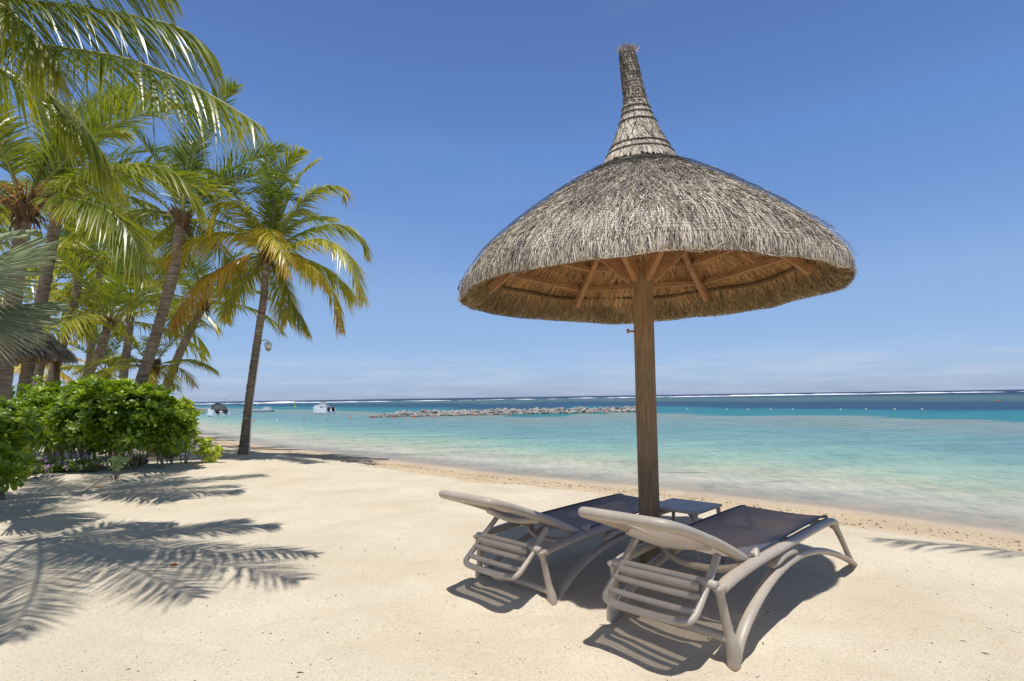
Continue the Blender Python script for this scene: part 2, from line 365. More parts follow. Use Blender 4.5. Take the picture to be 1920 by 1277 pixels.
# wood
def wood(name, col, dark, sc=(14, 14, 1.1), rough=.7):
    m, nt, b = mat(name); f = noise(nt, 4, 7, .65, sc=sc, dist=.6); g = noise(nt, 2.2, 4, .6)
    r = ramp(nt, f, [(.3, dark), (.62, col)]); r2 = ramp(nt, g, [(.35, (.72, .72, .74)), (.7, (1.08, 1.05, 1.0))])
    x = N(nt, 'ShaderNodeMix', data_type='RGBA', blend_type='MULTIPLY'); x.inputs['Factor'].default_value = 1
    nt.links.new(r.outputs[0], x.inputs['A']); nt.links.new(r2.outputs[0], x.inputs['B']); nt.links.new(x.outputs['Result'], b.inputs['Base Color'])
    b.inputs['Roughness'].default_value = rough; b.inputs['Specular IOR Level'].default_value = .3; bump(nt, b, f, .35, .006); return m
M['post'] = wood('weathered_post', (.38, .25, .125), (.20, .125, .062))
M['beam'] = wood('roof_beam', (.52, .29, .14), (.34, .17, .08), sc=(8, 8, 8))
# thatch: each straw has its own shade
def strawmat(name, stops, transl=0.0, rough=.75):
    m, nt, b = mat(name); a = N(nt, 'ShaderNodeAttribute', attribute_name='rnd')
    r = ramp(nt, a.outputs['Fac'], stops); f = noise(nt, 2.6, 5, .6)
    r2 = ramp(nt, f, [(.3, (.62, .60, .58)), (.6, (1.05, 1.05, 1.05))])
    x = N(nt, 'ShaderNodeMix', data_type='RGBA', blend_type='MULTIPLY'); x.inputs['Factor'].default_value = .8
    nt.links.new(r.outputs[0], x.inputs['A']); nt.links.new(r2.outputs[0], x.inputs['B']); nt.links.new(x.outputs['Result'], b.inputs['Base Color'])
    b.inputs['Roughness'].default_value = rough; b.inputs['Specular IOR Level'].default_value = .35
    if transl:
        tr = N(nt, 'ShaderNodeBsdfTranslucent'); nt.links.new(x.outputs['Result'], tr.inputs[0]); mx_ = N(nt, 'ShaderNodeMixShader'); mx_.inputs[0].default_value = transl
        o_ = nt.nodes['Material Output']; nt.links.new(b.outputs[0], mx_.inputs[1]); nt.links.new(tr.outputs[0], mx_.inputs[2]); nt.links.new(mx_.outputs[0], o_.inputs[0])
    return m
M['thatch'] = strawmat('grey_thatch', [(0, (.11, .085, .062)), (.22, (.24, .19, .14)), (.5, (.47, .395, .30)), (1, (.86, .75, .60))])
M['thatch_in'] = strawmat('straw_underside', [(0, (.36, .18, .07)), (.35, (.72, .43, .18)), (1, (.95, .68, .36))], transl=.4)
M['thatch_rim'] = strawmat('straw_rim', [(0, (.16, .10, .045)), (.5, (.42, .30, .15)), (1, (.68, .54, .33))], transl=.25)
M['thatch_core'] = simple('thatch_core', (.13, .095, .06), .95, .4, 40, .5, .01)
M['net'] = simple('black_netting', (.05, .045, .04), .8, .1, 5, 0)
M['rope'] = simple('black_rope', (.085, .066, .05), .9, .3, 60, .5)
# lounger plastics: taupe resin and woven sling
m, nt, b = mat('taupe_resin'); M['resin'] = m
f = noise(nt, 9, 6, .6); r_ = ramp(nt, f, [(.3, (.40, .335, .265)), (.7, (.475, .405, .325))]); nt.links.new(r_.outputs[0], b.inputs['Base Color'])
b.inputs['Roughness'].default_value = .42; b.inputs['Specular IOR Level'].default_value = .45; bump(nt, b, noise(nt, 130, 3), .12, .002)
m, nt, b = mat('sling_mesh'); M['sling'] = m
wv = N(nt, 'ShaderNodeTexWave', bands_direction='X'); wv.inputs['Scale'].default_value = 95
wv2 = N(nt, 'ShaderNodeTexWave', bands_direction='Y'); wv2.inputs['Scale'].default_value = 95
tco = N(nt, 'ShaderNodeTexCoord'); nt.links.new(tco.outputs['Object'], wv.inputs[0]); nt.links.new(tco.outputs['Object'], wv2.inputs[0])
s_ = N(nt, 'ShaderNodeMath', operation='ADD'); nt.links.new(wv.outputs[1], s_.inputs[0]); nt.links.new(wv2.outputs[1], s_.inputs[1])
r_ = ramp(nt, noise(nt, 5, 5, .6), [(.3, (.115, .13, .175)), (.7, (.145, .16, .21))]); nt.links.new(r_.outputs[0], b.inputs['Base Color'])
b.inputs['Roughness'].default_value = .45; b.inputs['Specular IOR Level'].default_value = .55; bump(nt, b, s_.outputs[0], .25, .001)
tr = N(nt, 'ShaderNodeBsdfTranslucent'); tr.inputs[0].default_value = (.85, .66, .48, 1)
tp = N(nt, 'ShaderNodeBsdfTransparent'); tp.inputs[0].default_value = (.9, .85, .8, 1)
m1 = N(nt, 'ShaderNodeMixShader'); m1.inputs[0].default_value = .42; nt.links.new(b.outputs[0], m1.inputs[1]); nt.links.new(tr.outputs[0], m1.inputs[2])
m2 = N(nt, 'ShaderNodeMixShader'); m2.inputs[0].default_value = .03; nt.links.new(m1.outputs[0], m2.inputs[1]); nt.links.new(tp.outputs[0], m2.inputs[2])
nt.links.new(m2.outputs[0], nt.nodes['Material Output'].inputs[0])
M['sling_back'] = M['sling'].copy(); M['sling_back'].node_tree.nodes[m2.name].inputs[0].default_value = .30
M['piping'] = simple('navy_piping', (.03, .04, .07), .5, .1, 10, 0)
# trunk
m, nt, b = mat('palm_trunk'); M['trunk'] = m
f = noise(nt, 3.2, 7, .65, sc=(1.5, 1.5, 9)); g = noise(nt, 2.0, 5, .6); gg = noise(nt, 26, 4, .7, sc=(1, 1, .35))
r1 = ramp(nt, f, [(.3, (.12, .085, .058)), (.5, (.27, .21, .155)), (.72, (.44, .37, .29))]); r2 = ramp(nt, g, [(.35, (.7, .68, .66)), (.65, (1.15, 1.15, 1.15))])
x = N(nt, 'ShaderNodeMix', data_type='RGBA', blend_type='MULTIPLY'); x.inputs['Factor'].default_value = 1
nt.links.new(r1.outputs[0], x.inputs['A']); nt.links.new(r2.outputs[0], x.inputs['B']); nt.links.new(x.outputs['Result'], b.inputs['Base Color'])
b.inputs['Roughness'].default_value = .9; b.inputs['Specular IOR Level'].default_value = .2
q = bump(nt, b, f, .7, .03); bump(nt, b, gg, .5, .01, q)

# ------------------------------------------------------------------ ground and water
def axis(fine0, fine1, step, far0, far1, grow=1.07):
    a = list(np.arange(fine0, fine1, step)); s = step; x = a[-1]
    while x < far1: s *= grow; x += s; a.append(x)
    s = step; x = a[0]; b_ = []
    while x > far0: s *= grow; x -= s; b_.append(x)
    return np.array(b_[::-1] + a)
def sheet(name, xs, ys, zf, m, attrf, kind='structure'):
    X, Y = np.meshgrid(xs, ys); Z = zf(X, Y); nx, ny = len(xs), len(ys)
    V = np.stack([X, Y, Z], -1).reshape(-1, 3); i = np.arange(nx * ny).reshape(ny, nx)
    Q = np.stack([i[:-1, :-1], i[:-1, 1:], i[1:, 1:], i[1:, :-1]], -1).reshape(-1, 4)
    me = np_mesh(name, V, Q, [m], True, {'shore': attrf(X, Y).ravel()})
    return tag(link(name, me), kind=kind)
sheet('sand_ground', axis(-5.5, 4.8, .04, -9000, 9000, 1.06), axis(1.6, 7.5, .04, -400, 9000, 1.045), ground_z, M['sand'], shore_t)
sheet('sea_water', axis(-20, 12, .35, -14000, 14000, 1.07), axis(3, 60, .35, -300, 18000, 1.07), lambda X, Y: np.full_like(X, WATER_Z), M['water'], shore_t)

# surf breaking on the reef
def surf(y0, x0, x1, hgt, dep, seed):
    xs = np.arange(x0, x1, 1.5); n1_ = vnoise(xs * .018, xs * 0 + seed, seed); n2_ = vnoise(xs * .12, xs * 0, seed + 1); n3_ = vnoise(xs * .5, xs * 0, seed + 2)
    h_ = np.clip(hgt * (.22 + 1.4 * n1_ + .8 * n2_ + .3 * n3_), 0, None)
    y = y0 + 10 * n1_ + 3 * n2_ ; V = []; Q = []
    for k, (dy, hz) in enumerate(((-1.0, 0), (-.35, .8), (.1, 1.0), (1.0, 0))):
        V.append(np.stack([xs, y + dy * dep * (.3 + h_ / hgt), WATER_Z - .03 + h_ * hz], -1))
    V = np.stack(V, 1); n = len(xs); i = np.arange(n * 4).reshape(n, 4)
    ok = (h_[:-1] > .02) | (h_[1:] > .02)
    for k in range(3): Q.append(np.stack([i[:-1, k], i[:-1, k + 1], i[1:, k + 1], i[1:, k]], -1)[ok])
    return V.reshape(-1, 3), np.concatenate(Q)
VV = []; QQ = []; off = 0
for a_ in ((345, -420, 420, .34, 6, 11), (372, -420, 420, .24, 6, 23), (395, -450, 450, .35, 6, 37), (325, -300, 60, .2, 4, 51)):
    v, q_ = surf(*a_); VV.append(v); QQ.append(q_ + off); off += len(v)
M['foam'] = simple('white_foam', (.85, .87, .88), .9, .05, 1, 0)
tag(link('surf', np_mesh('surf', np.concatenate(VV), np.concatenate(QQ), [M['foam']], True)), kind='stuff', label='white line of surf breaking on the reef below the horizon')

# ------------------------------------------------------------------ thatched parasol
def revolve_profile(prof, n):
    s = np.linspace(0, 1, n); L = np.concatenate([[0], np.cumsum(np.hypot(np.diff(prof[:, 0]), np.diff(prof[:, 1])))]); L /= L[-1]
    return np.stack([np.interp(s, L, prof[:, 0]), np.interp(s, L, prof[:, 1])], -1)
def prof_at(prof, s):
    L = np.concatenate([[0], np.cumsum(np.hypot(np.diff(prof[:, 0]), np.diff(prof[:, 1])))]); T = L[-1]; L = L / T
    return np.interp(s, L, prof[:, 0]), np.interp(s, L, prof[:, 1]), T
def smooth_prof(p, n=60):
    c = crom([(a_, 0, b_) for a_, b_ in p], 10); return np.array([(v.x, v.z) for v in c])
def straws(prof, n, lmin, lmax, w, lift, outward=1, smin=0.0, smax=1.0, over=0.0, spread=.12, seed=1, curl=.0, cfun=None, segs=3):
    """n straws lying down-slope on a surface of revolution; returns verts, quads, rnd"""
    g = np.random.default_rng(seed)
    s0 = g.random(n); rr, _, T = prof_at(prof, smin + (smax - smin) * s0)   # area weighting by rejection
    keep = g.random(n) < (rr / prof[:, 0].max()) ** .8 + .05
    s0 = (smin + (smax - smin) * s0)[keep]; m_ = len(s0)
    th = g.random(m_) * 2 * math.pi; ln = g.uniform(lmin, lmax, m_) / T; tw = g.normal(0, spread, m_); ww = w * g.uniform(.5, 1.3, m_); lf0 = g.uniform(0, lift, m_)
    rnd = g.random(m_)
    V = np.zeros((m_, segs + 1, 2, 3)); eps = .002
    for k in range(segs + 1):
        u = k / segs; s = s0 + ln * u; sc = np.clip(s, 0, 1)
        r, z, _ = prof_at(prof, sc); r2, z2, _ = prof_at(prof, np.clip(sc + eps, 0, 1)); r1, z1, _ = prof_at(prof, np.clip(sc - eps, 0, 1))
        dr, dz = r2 - r1, z2 - z1; l = np.hypot(dr, dz) + 1e-9; dr, dz = dr / l, dz / l
        extra = np.clip(s - 1, 0, over) * T
        r = r + dr * extra; z = z + dz * extra - extra * .1
        nr, nz_ = -dz * outward, dr * outward
        h_ = lf0 + lift * .7 * u * (1 - .2 * u) + curl * u * u * g.uniform(0, 1, m_)
        r = r + nr * h_; z = z + nz_ * h_
        ang = th + tw * (s - s0) * T / np.maximum(r, .06)
        wk = ww * (1 - .55 * u) / np.maximum(r, .03) / 2
        for q, sg in enumerate((-1, 1)):
            V[:, k, q, 0] = r * np.cos(ang + sg * wk); V[:, k, q, 1] = r * np.sin(ang + sg * wk); V[:, k, q, 2] = z + sg * g.normal(0, .0015, m_)
    i = np.arange(m_ * (segs + 1) * 2).reshape(m_, segs + 1, 2)
    Q = np.stack([i[:, :-1, 0], i[:, :-1, 1], i[:, 1:, 1], i[:, 1:, 0]], -1).reshape(-1, 4)
    c = rnd if cfun is None else cfun(rnd, s0, th)
    return V.reshape(-1, 3), Q, np.repeat(c, (segs + 1) * 2)
def joinVQ(lst):
    V = []; Q = []; A = []; o = 0
    for v, q_, a_ in lst: V.append(v); Q.append(q_ + o); A.append(a_); o += len(v)
    return np.concatenate(V), np.concatenate(Q), np.concatenate(A)

UB = np.array(on_ground(1219, 1050)); UB[0] = .94; UB[1] = 4.07; UB[2] = 0
umb = empty('thatched_parasol', UB)
tag(umb, 'large thatched beach parasol with tall twisted finial on a wooden post over the two loungers', 'parasol')
outer = smooth_prof([(.10, 2.85), (.19, 2.81), (.42, 2.70), (.65, 2.55), (.85, 2.405), (1.02, 2.27), (1.15, 2.155), (1.235, 2.05), (1.28, 1.975), (1.285, 1.925)])
inner = smooth_prof([(1.285, 1.925), (1.235, 1.935), (1.19, 2.01), (1.14, 2.09), (1.0, 2.195), (.80, 2.33), (.50, 2.53), (.20, 2.70), (.06, 2.76)])
# core shells
def shell(prof, n, name, m_, parent, jit=.0, inset=0.0):
    pr = revolve_profile(prof, 26); th = np.linspace(0, 2 * math.pi, n, endpoint=False)
    V = np.stack([pr[:, None, 0] * np.cos(th), pr[:, None, 0] * np.sin(th), np.repeat(pr[:, 1:2], n, 1)], -1)
    if jit: V[..., 2] += rng.normal(0, jit, V.shape[:2])
    i = np.arange(len(pr) * n).reshape(len(pr), n); j = np.roll(i, -1, 1)
    Q = np.stack([i[:-1], i[1:], j[1:], j[:-1]], -1).reshape(-1, 4)
    return V.reshape(-1, 3), Q
def rimwob(V):            # a hand-trimmed roof is never a true circle
    a_ = np.arctan2(V[:, 1], V[:, 0]); r = np.hypot(V[:, 0], V[:, 1])
    w_ = (np.sin(3 * a_ + .6) * .010 + np.sin(7 * a_) * .007 + vnoise(a_ * 7, a_ * 0, 9) * .010) * (r / 1.3) ** 3
    V[:, 2] += w_; V[:, 0] *= 1 + w_ * .6; V[:, 1] *= 1 + w_ * .6; return V
v1, q1 = shell(outer, 96, '', None, None); v2, q2 = shell(inner, 96, '', None, None)
v1[:, 2] -= .012
core = link('roof_core', np_mesh('roof_core', rimwob(np.concatenate([v1, v2])), np.concatenate([q1, q2 + len(v1)]), [M['thatch_core']], True), umb)
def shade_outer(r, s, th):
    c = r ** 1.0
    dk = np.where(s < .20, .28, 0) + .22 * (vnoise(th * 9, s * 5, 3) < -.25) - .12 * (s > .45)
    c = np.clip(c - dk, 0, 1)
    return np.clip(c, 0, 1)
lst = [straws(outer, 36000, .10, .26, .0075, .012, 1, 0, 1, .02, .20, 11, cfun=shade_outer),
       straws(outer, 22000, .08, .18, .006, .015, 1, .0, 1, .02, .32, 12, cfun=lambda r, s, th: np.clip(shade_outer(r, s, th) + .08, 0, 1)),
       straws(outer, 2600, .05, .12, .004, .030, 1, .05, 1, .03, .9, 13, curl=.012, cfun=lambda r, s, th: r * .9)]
V, Q, A = joinVQ(lst)
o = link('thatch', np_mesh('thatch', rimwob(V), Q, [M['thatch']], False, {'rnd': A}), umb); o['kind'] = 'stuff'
# underside straw, and the darker cut rim
lst = [straws(inner[::-1], 14000, .18, .36, .014, .012, -1, .0, .84, 0, .25, 21), straws(inner[::-1], 5000, .1, .2, .008, .022, -1, .05, .84, 0, .35, 22)]
V, Q, A = joinVQ(lst)
o = link('underside_straw', np_mesh('underside_straw', rimwob(V), Q, [M['thatch_in']], False, {'rnd': A}), umb); o['kind'] = 'stuff'
lst = [straws(inner[::-1], 22000, .08, .17, .007, .014, -1, .80, .985, .0, .35, 23), straws(inner[::-1], 5000, .03, .07, .005, .020, -1, .88, 1, .02, 1.2, 24)]
V, Q, A = joinVQ(lst)
o = link('rim_straw', np_mesh('rim_straw', rimwob(V), Q, [M['thatch_rim']], False, {'rnd': A}), umb); o['kind'] = 'stuff'
# netting over the thatch: thin ribbons
def netting():
    V = []; Q = []; nb = 0
    for k in range(300):
        th = 2 * math.pi * k / 300; s = np.linspace(.12, .985, 30); r, z, _ = prof_at(outer, s); r = r + .028 + .004 * np.sin(s * 40 + k); z = z + .026
        w_ = .0007
        a_ = th + .004 * np.sin(s * 25 + k * 1.7)
        p0 = np.stack([r * np.cos(a_) - w_ * np.sin(a_) * -1, r * np.sin(a_) - w_ * np.cos(a_), z], -1); p1 = np.stack([r * np.cos(a_) - w_ * np.sin(a_), r * np.sin(a_) + w_ * np.cos(a_), z], -1)
        n = len(s); V += [p0, p1]; i = np.arange(n - 1) + nb; Q.append(np.stack([i, i + n, i + n + 1, i + 1], -1)); nb += 2 * n
    for s in np.linspace(.14, .98, 64):
        th = np.linspace(0, 2 * math.pi, 181); r, z, _ = prof_at(outer, np.full(181, s)); r = r + .028 + .003 * np.sin(th * 37); z = z + .026 + .003 * np.sin(th * 23 + s * 50)
        p0 = np.stack([r * np.cos(th), r * np.sin(th), z - .0007], -1); p1 = p0 + np.array([0, 0, .0014]); V += [p0, p1]
        i = np.arange(180) + nb; Q.append(np.stack([i, i + 181, i + 182, i + 1], -1)); nb += 362
    return rimwob(np.concatenate(V)), np.concatenate(Q)
V, Q = netting(); o = link('netting', np_mesh('netting', V, Q, [M['net']], False), umb); o['kind'] = 'stuff'
# finial
FX = [(2.78, .31, .0), (2.84, .262, .0), (2.90, .228, -.002), (2.95, .203, -.004), (3.03, .165, -.008), (3.12, .128, -.012), (3.20, .098, -.018), (3.27, .080, -.024), (3.35, .068, -.034), (3.45, .062, -.050), (3.55, .055, -.064), (3.63, .050, -.076), (3.665, .046, -.080)]
fz = np.array([a_[0] for a_ in FX]); fr = np.array([a_[1] for a_ in FX]); fx = np.array([a_[2] for a_ in FX])
b_ = MB(); zz = np.linspace(2.78, 3.665, 76)
b_.tube([(np.interp(z, fz, fx), 0, z) for z in zz], [np.interp(z, fz, fr) * (1 + (.04 * math.sin(z * 105) if z > 3.25 else 0)) - .006 for z in zz], 20, cap=True)
fin = b_.build('finial', M['thatch_core'], umb)
g = np.random.default_rng(5); n = 5200
z0 = 2.80 + (3.64 - 2.80) * g.random(n) ** 1.25; th = g.random(n) * 2 * math.pi; V = np.zeros((n, 3, 2, 3)); ln = g.uniform(.05, .12, n); rnd = g.random(n); tw = g.normal(.5, .5, n)
for k in range(3):
    z = np.clip(z0 + ln * (1 - k / 2), 2.79, 3.66); r = np.interp(z, fz, fr) + .002 + .006 * (k / 2) + g.uniform(0, .004, n); r = r * (1 + np.where(z > 3.25, .05 * np.sin(z * 105), 0)); a_ = th + tw * (k / 2) * .05 / r
    for q_, sg in enumerate((-1, 1)):
        w_ = .0042 / r * g.uniform(.6, 1.2, n) * sg
        V[:, k, q_] = np.stack([r * np.cos(a_ + w_) + np.interp(z, fz, fx), r * np.sin(a_ + w_), z], -1)
i = np.arange(n * 6).reshape(n, 3, 2); Q = np.stack([i[:, :-1, 0], i[:, :-1, 1], i[:, 1:, 1], i[:, 1:, 0]], -1).reshape(-1, 4)
rnd = np.clip(rnd * .9 + .12 - np.where(z0 > 3.27, .26, 0), 0, 1)
o = link('finial_straw', np_mesh('finial_straw', V.reshape(-1, 3), Q, [M['thatch']], False, {'rnd': np.repeat(rnd, 6)}), fin); o['kind'] = 'stuff'
b_ = MB()
def ringz(z, tilt, rad=.0055, extra=.011, ph=0):
    p = []
    for k in range(28):
        a_ = 2 * math.pi * k / 28; z_ = z + tilt * math.sin(a_ + ph); r = np.interp(z_, fz, fr) + extra
        p.append((r * math.cos(a_) + np.interp(z_, fz, fx), r * math.sin(a_), z_))
    b_.tube(p, rad, 5, closed=True)
for z in (2.905, 2.955, 3.14, 3.20, 3.245): ringz(z, .012, .0062)
for k in range(17): ringz(3.275 + k * .0225, .007, .0055, .008, k * .4)
for k in range(8):
    a0 = k * math.pi / 4 + .2
    for sg in (-1, 1):
        p = []
        for j in range(7):
            z_ = 2.955 + (3.14 - 2.955) * j / 6; a_ = a0 + sg * .39 * j / 6; r = np.interp(z_, fz, fr) + .008
            p.append((r * math.cos(a_) + np.interp(z_, fz, fx), r * math.sin(a_), z_))
        b_.tube(p, .0042, 4)
b_.build('rope_binding', M['rope'], fin)
b_ = MB(); g = random.Random(3)
V = []; 
for k in range(230):
    a_ = g.random() * 6.283; r = g.random() ** .5 * .045; p0 = Vector((-.08 + r * math.cos(a_), r * math.sin(a_), 3.64)); d = Vector((math.cos(a_) * (r / .045) * .9 + g.uniform(-.3, .3), math.sin(a_) * (r / .045) * .9 + g.uniform(-.3, .3), g.uniform(.5, 1.3))).normalized()
    L_ = g.uniform(.03, .065); s_v = d.orthogonal().normalized() * .003
    b_.add([p0 - s_v, p0 + s_v, p0 + d * L_ + s_v * .6, p0 + d * L_ - s_v * .6], [(0, 1, 2, 3)])
me = b_.mesh('tuft', M['thatch_rim']); at_ = me.attributes.new('rnd', 'FLOAT', 'POINT'); at_.data.foreach_set('value', np.repeat(rng.uniform(.4, 1, 230), 4).astype(np.float32))
o = link('tuft', me, fin); o['kind'] = 'stuff'
# dark collar of loose straw and cords round the finial's foot
b_ = MB()
for (s, dz) in ((.13, .030), (.165, .030), (.20, .028)):
    p = []
    for k in range(60):
        a_ = 2 * math.pi * k / 60; r, z, _ = prof_at(outer, np.array([s + .012 * math.sin(5 * a_ + s * 40)])); p.append((r[0] * math.cos(a_), r[0] * math.sin(a_), z[0] + dz + .006 * math.sin(9 * a_)))
    b_.tube(p, .008, 5, closed=True)
b_.build('collar_rope', M['rope'], umb)
# post: rounded, slightly waisted
b_ = MB(); pts = [(.034 - .014 * z, 0, z) for z in np.linspace(-.25, 2.10, 30)]
for (a0, rr_) in ((0, 1),):
    n_ = 16; vs = []; fs = []
    for i, p in enumerate(pts):
        for k in range(n_):
            a_ = 2 * math.pi * (k // 2) / 8 + (R(17) if k % 2 else R(-17)) + R(12); r_ = .0735 * (1 - .02 * p[2])
            vs.append((p[0] + math.cos(a_) * r_, math.sin(a_) * r_, p[2]))
    for i in range(len(pts) - 1):
        for k in range(n_): fs.append((i * n_ + k, i * n_ + (k + 1) % n_, (i + 1) * n_ + (k + 1) % n_, (i + 1) * n_ + k))
    fs.append(tuple((len(pts) - 1) * n_ + k for k in range(n_))); b_.add(vs, fs, False)
b_.build('post', M['post'], umb)
b_ = MB(); b_.tube([(-.065, -.02, 1.655), (-.10, -.025, 1.655)], .007, 8); b_.ball((-.108, -.026, 1.657), .017, (.7, 1, 1), 10, 8); b_.build('peg', M['beam'], umb)
def beam(p0, p1, w_, h_, name, parent, m_=None, up=(0, 0, 1)):
    p0 = Vector(p0); p1 = Vector(p1); t = (p1 - p0); L_ = t.length; t.normalize(); s_v = t.cross(Vector(up))
    s_v = s_v.normalized() if s_v.length > 1e-4 else t.orthogonal().normalized(); u_ = s_v.cross(t); M3 = Matrix((s_v, t, u_)).transposed()
    b_ = MB(); b_.box((p0 + p1) / 2, (w_, L_, h_), M=M3); me = b_.mesh(name, m_ or M['beam']); o = link(name, me, parent)
    bv = o.modifiers.new('edge', 'BEVEL'); bv.width = min(w_, h_) * .12; bv.segments = 2; return o
NR = 6; PH = R(48)
for k in range(NR):      # rafters, knee braces, purlins
    a_ = PH + 2 * math.pi * k / NR; c_, s_ = math.cos(a_), math.sin(a_)
    rr0, zz0 = .10, 2.83; rr1, zz1 = 1.12, 2.02
    beam((c_ * rr0, s_ * rr0, zz0), (c_ * rr1, s_ * rr1, zz1), .042, .065, 'rafter', umb)
    a2 = a_; c_, s_ = math.cos(a2), math.sin(a2)
    beam((c_ * .062, s_ * .062, 2.03), (c_ * .50, s_ * .50, 2.43), .04, .085, 'knee_brace', umb)
    a3 = a_ + 2 * math.pi / NR
    for (r_p, z_p) in ((1.02, 2.145), (.82, 2.275), (.45, 2.51)):
        beam((math.cos(a_) * r_p, math.sin(a_) * r_p, z_p), (math.cos(a3) * r_p, math.sin(a3) * r_p, z_p), .030, .042, 'purlin', umb)
b_ = MB()
p = [((1.11 + .012 * math.sin(8 * a_)) * math.cos(a_), (1.11 + .012 * math.sin(8 * a_)) * math.sin(a_), 2.085 + .012 * math.sin(8 * a_ + 1)) for a_ in np.linspace(0, 2 * math.pi, 80, endpoint=False)]
b_.tube(p, .016, 6, closed=True); b_.build('rim_rope', M['fibre'], umb)
# sand heaped round the post's foot
b_ = MB()

# ------------------------------------------------------------------ sun loungers
def mir(p): return (p[0], .66 - p[1], p[2])
def make_lounger():
    root = empty('sun_lounger', (0, 0, 0)); m_ = M['resin']
    for side in (0, 1):
        f_ = (lambda p: p) if side == 0 else mir
        # side rail running the whole length and bending down into the foot-end leg
        rl = [f_(p) for p in [(-.03, .045, .315), (.10, .045, .335), (.35, .045, .352), (.70, .045, .358), (1.10, .045, .362), (1.42, .045, .362), (1.58, .045, .356), (1.64, .043, .338), (1.67, .04, .300)]]
        c = crom(rl, 6); b_ = MB(); n = len(c)
        b_.tube(c, [.036 if 3 < i < n - 8 else (.034 if i < 4 else .036 - .010 * (i - n + 8) / 8) for i in range(n)], 12, sy=.62, up=(0, 1, 0)); 
        b_.build('side_rail', m_, root)
        b_ = MB(); c = crom([f_(p) for p in [(1.665, .040, .315), (1.74, .032, .24), (1.84, .018, .12), (1.95, .0, -.03)]], 5)
        b_.tube(c, [.026, .024, .022, .021, .02, .02, .019, .018, .018, .018, .018, .019, .02, .022, .024, .026][:len(c)], 10, sy=.75, up=(0, 1, 0)); b_.build('foot_leg', m_, root)
        b_ = MB(); c = crom([f_(p) for p in [(-.045, .045, .325), (-.028, .040, .26), (-.012, .022, .14), (0.0, .004, .05), (.004, 0, -.04)]], 5)
        b_.tube(c, [.036, .029, .025, .022, .021, .021, .021, .0215, .022, .0225, .023, .024, .026, .029, .032, .033, .033, .033, .032, .031, .030][:len(c)], 12, sy=.85, up=(0, 1, 0)); b_.build('head_leg', m_, root)
        b_ = MB(); c = crom([f_(p) for p in [(.025, 0, -.02), (.07, .002, .06), (.20, .008, .145), (.40, .018, .218), (.62, .028, .258), (.85, .032, .272), (1.08, .032, .258), (1.35, .026, .212), (1.62, .015, .135), (1.86, .004, .045), (1.95, 0, .0)]], 5)
        n = len(c); b_.tube(c, [.024 + .012 * math.sin(math.pi * min(1, i / n)) for i in range(n)], 12, sy=.6, up=(0, 1, 0))
        b_.build('arch', m_, root)
        b_ = MB(); y0 = f_((0, .040, 0))[1]     # web that joins the arch to the rail
        b_.tube(crom([(.56, y0, .285), (.66, y0, .315), (.80, y0, .318), (.92, y0, .295)], 4), [.020, .026, .034, .037, .038, .038, .038, .038, .038, .036, .032, .026, .02], 10, sy=.62, up=(0, 1, 0)); b_.build('bracket', m_, root)
        # hinge lug
        b_ = MB(); y0 = f_((0, .060, 0))[1]
        b_.tube([(.385, y0, .352), (.40, y0, .375), (.415, y0, .398), (.425, y0, .408)], [.030, .026, .018, .010], 10, sy=.7, up=(0, 1, 0)); b_.ball((.372, y0, .392), .013, (1, 1, 1), 8, 6)
        b_.build('hinge', m_, root)
    # cross members
    b_ = MB(); b_.tube(crom([(.0, .015, .075), (-.004, .06, .092), (-.006, .33, .095), (-.004, .60, .092), (.0, .645, .075)], 5), [.030, .027, .025, .024, .023, .022, .022, .022, .022, .022, .022, .022, .022, .022, .022, .022, .023, .024, .025, .027, .030][:21], 10); b_.build('lower_crossbar', m_, root)
    b_ = MB(); b_.tube(crom([(-.045, .05, .33), (-.05, .12, .335), (-.05, .33, .335), (-.05, .54, .335), (-.045, .61, .33)], 4), .022, 10, sy=1)
    b_.build('upper_crossbar', m_, root)
    b_ = MB(); Mx = Matrix.Rotation(R(-38), 3, 'Y'); b_.box((-.082, .33, .305), (.030, .43, .085), M=Mx)
    o = b_.build('crossbar_plate', m_, root); bv = o.modifiers.new('edge', 'BEVEL'); bv.width = .012; bv.segments = 3
    b_ = MB(); b_.tube([(1.62, .05, .33), (1.62, .33, .325), (1.62, .61, .33)], .020, 10); b_.build('foot_crossbar', m_, root)
    b_ = MB(); b_.tube([(1.00, .05, .33), (1.00, .33, .315), (1.00, .61, .33)], .020, 10); b_.build('middle_crossbar', m_, root)
    # backrest, hinged at H, raised to the head end
    Hh = Vector((.40, 0, .345)); T = Vector((-.385, 0, .665)); ax = (T - Hh).normalized(); Lb = (T - Hh).length; nrm = Vector((0, 1, 0)).cross(ax)
    if nrm.z < 0: nrm = -nrm
    def bp(u_, v_, w_=0): return Hh + ax * (u_ * Lb) + Vector((0, v_, 0)) + nrm * w_
    v0, v1_ = .095, .565
    path = [(0, v0 + .01), (.15, v0), (.45, v0), (.78, v0), (.90, v0 + .002), (.975, v0 + .015), (1.0, v0 + .05), (1.008, .20), (1.010, .33), (1.008, .46), (1.0, v1_ - .05), (.975, v1_ - .015), (.90, v1_ - .002), (.78, v1_), (.45, v1_), (.15, v1_), (0, v1_ - .01)]
    c = crom([bp(u_, v_, .018 * math.sin(math.pi * u_) - .01) for u_, v_ in path], 5)
    b_ = MB(); b_.tube(c, .026, 12, sy=1.15, up=tuple(nrm)); b_.build('backrest_frame', m_, root)
    nu, nv = 24, 14; vs = []; fs = []
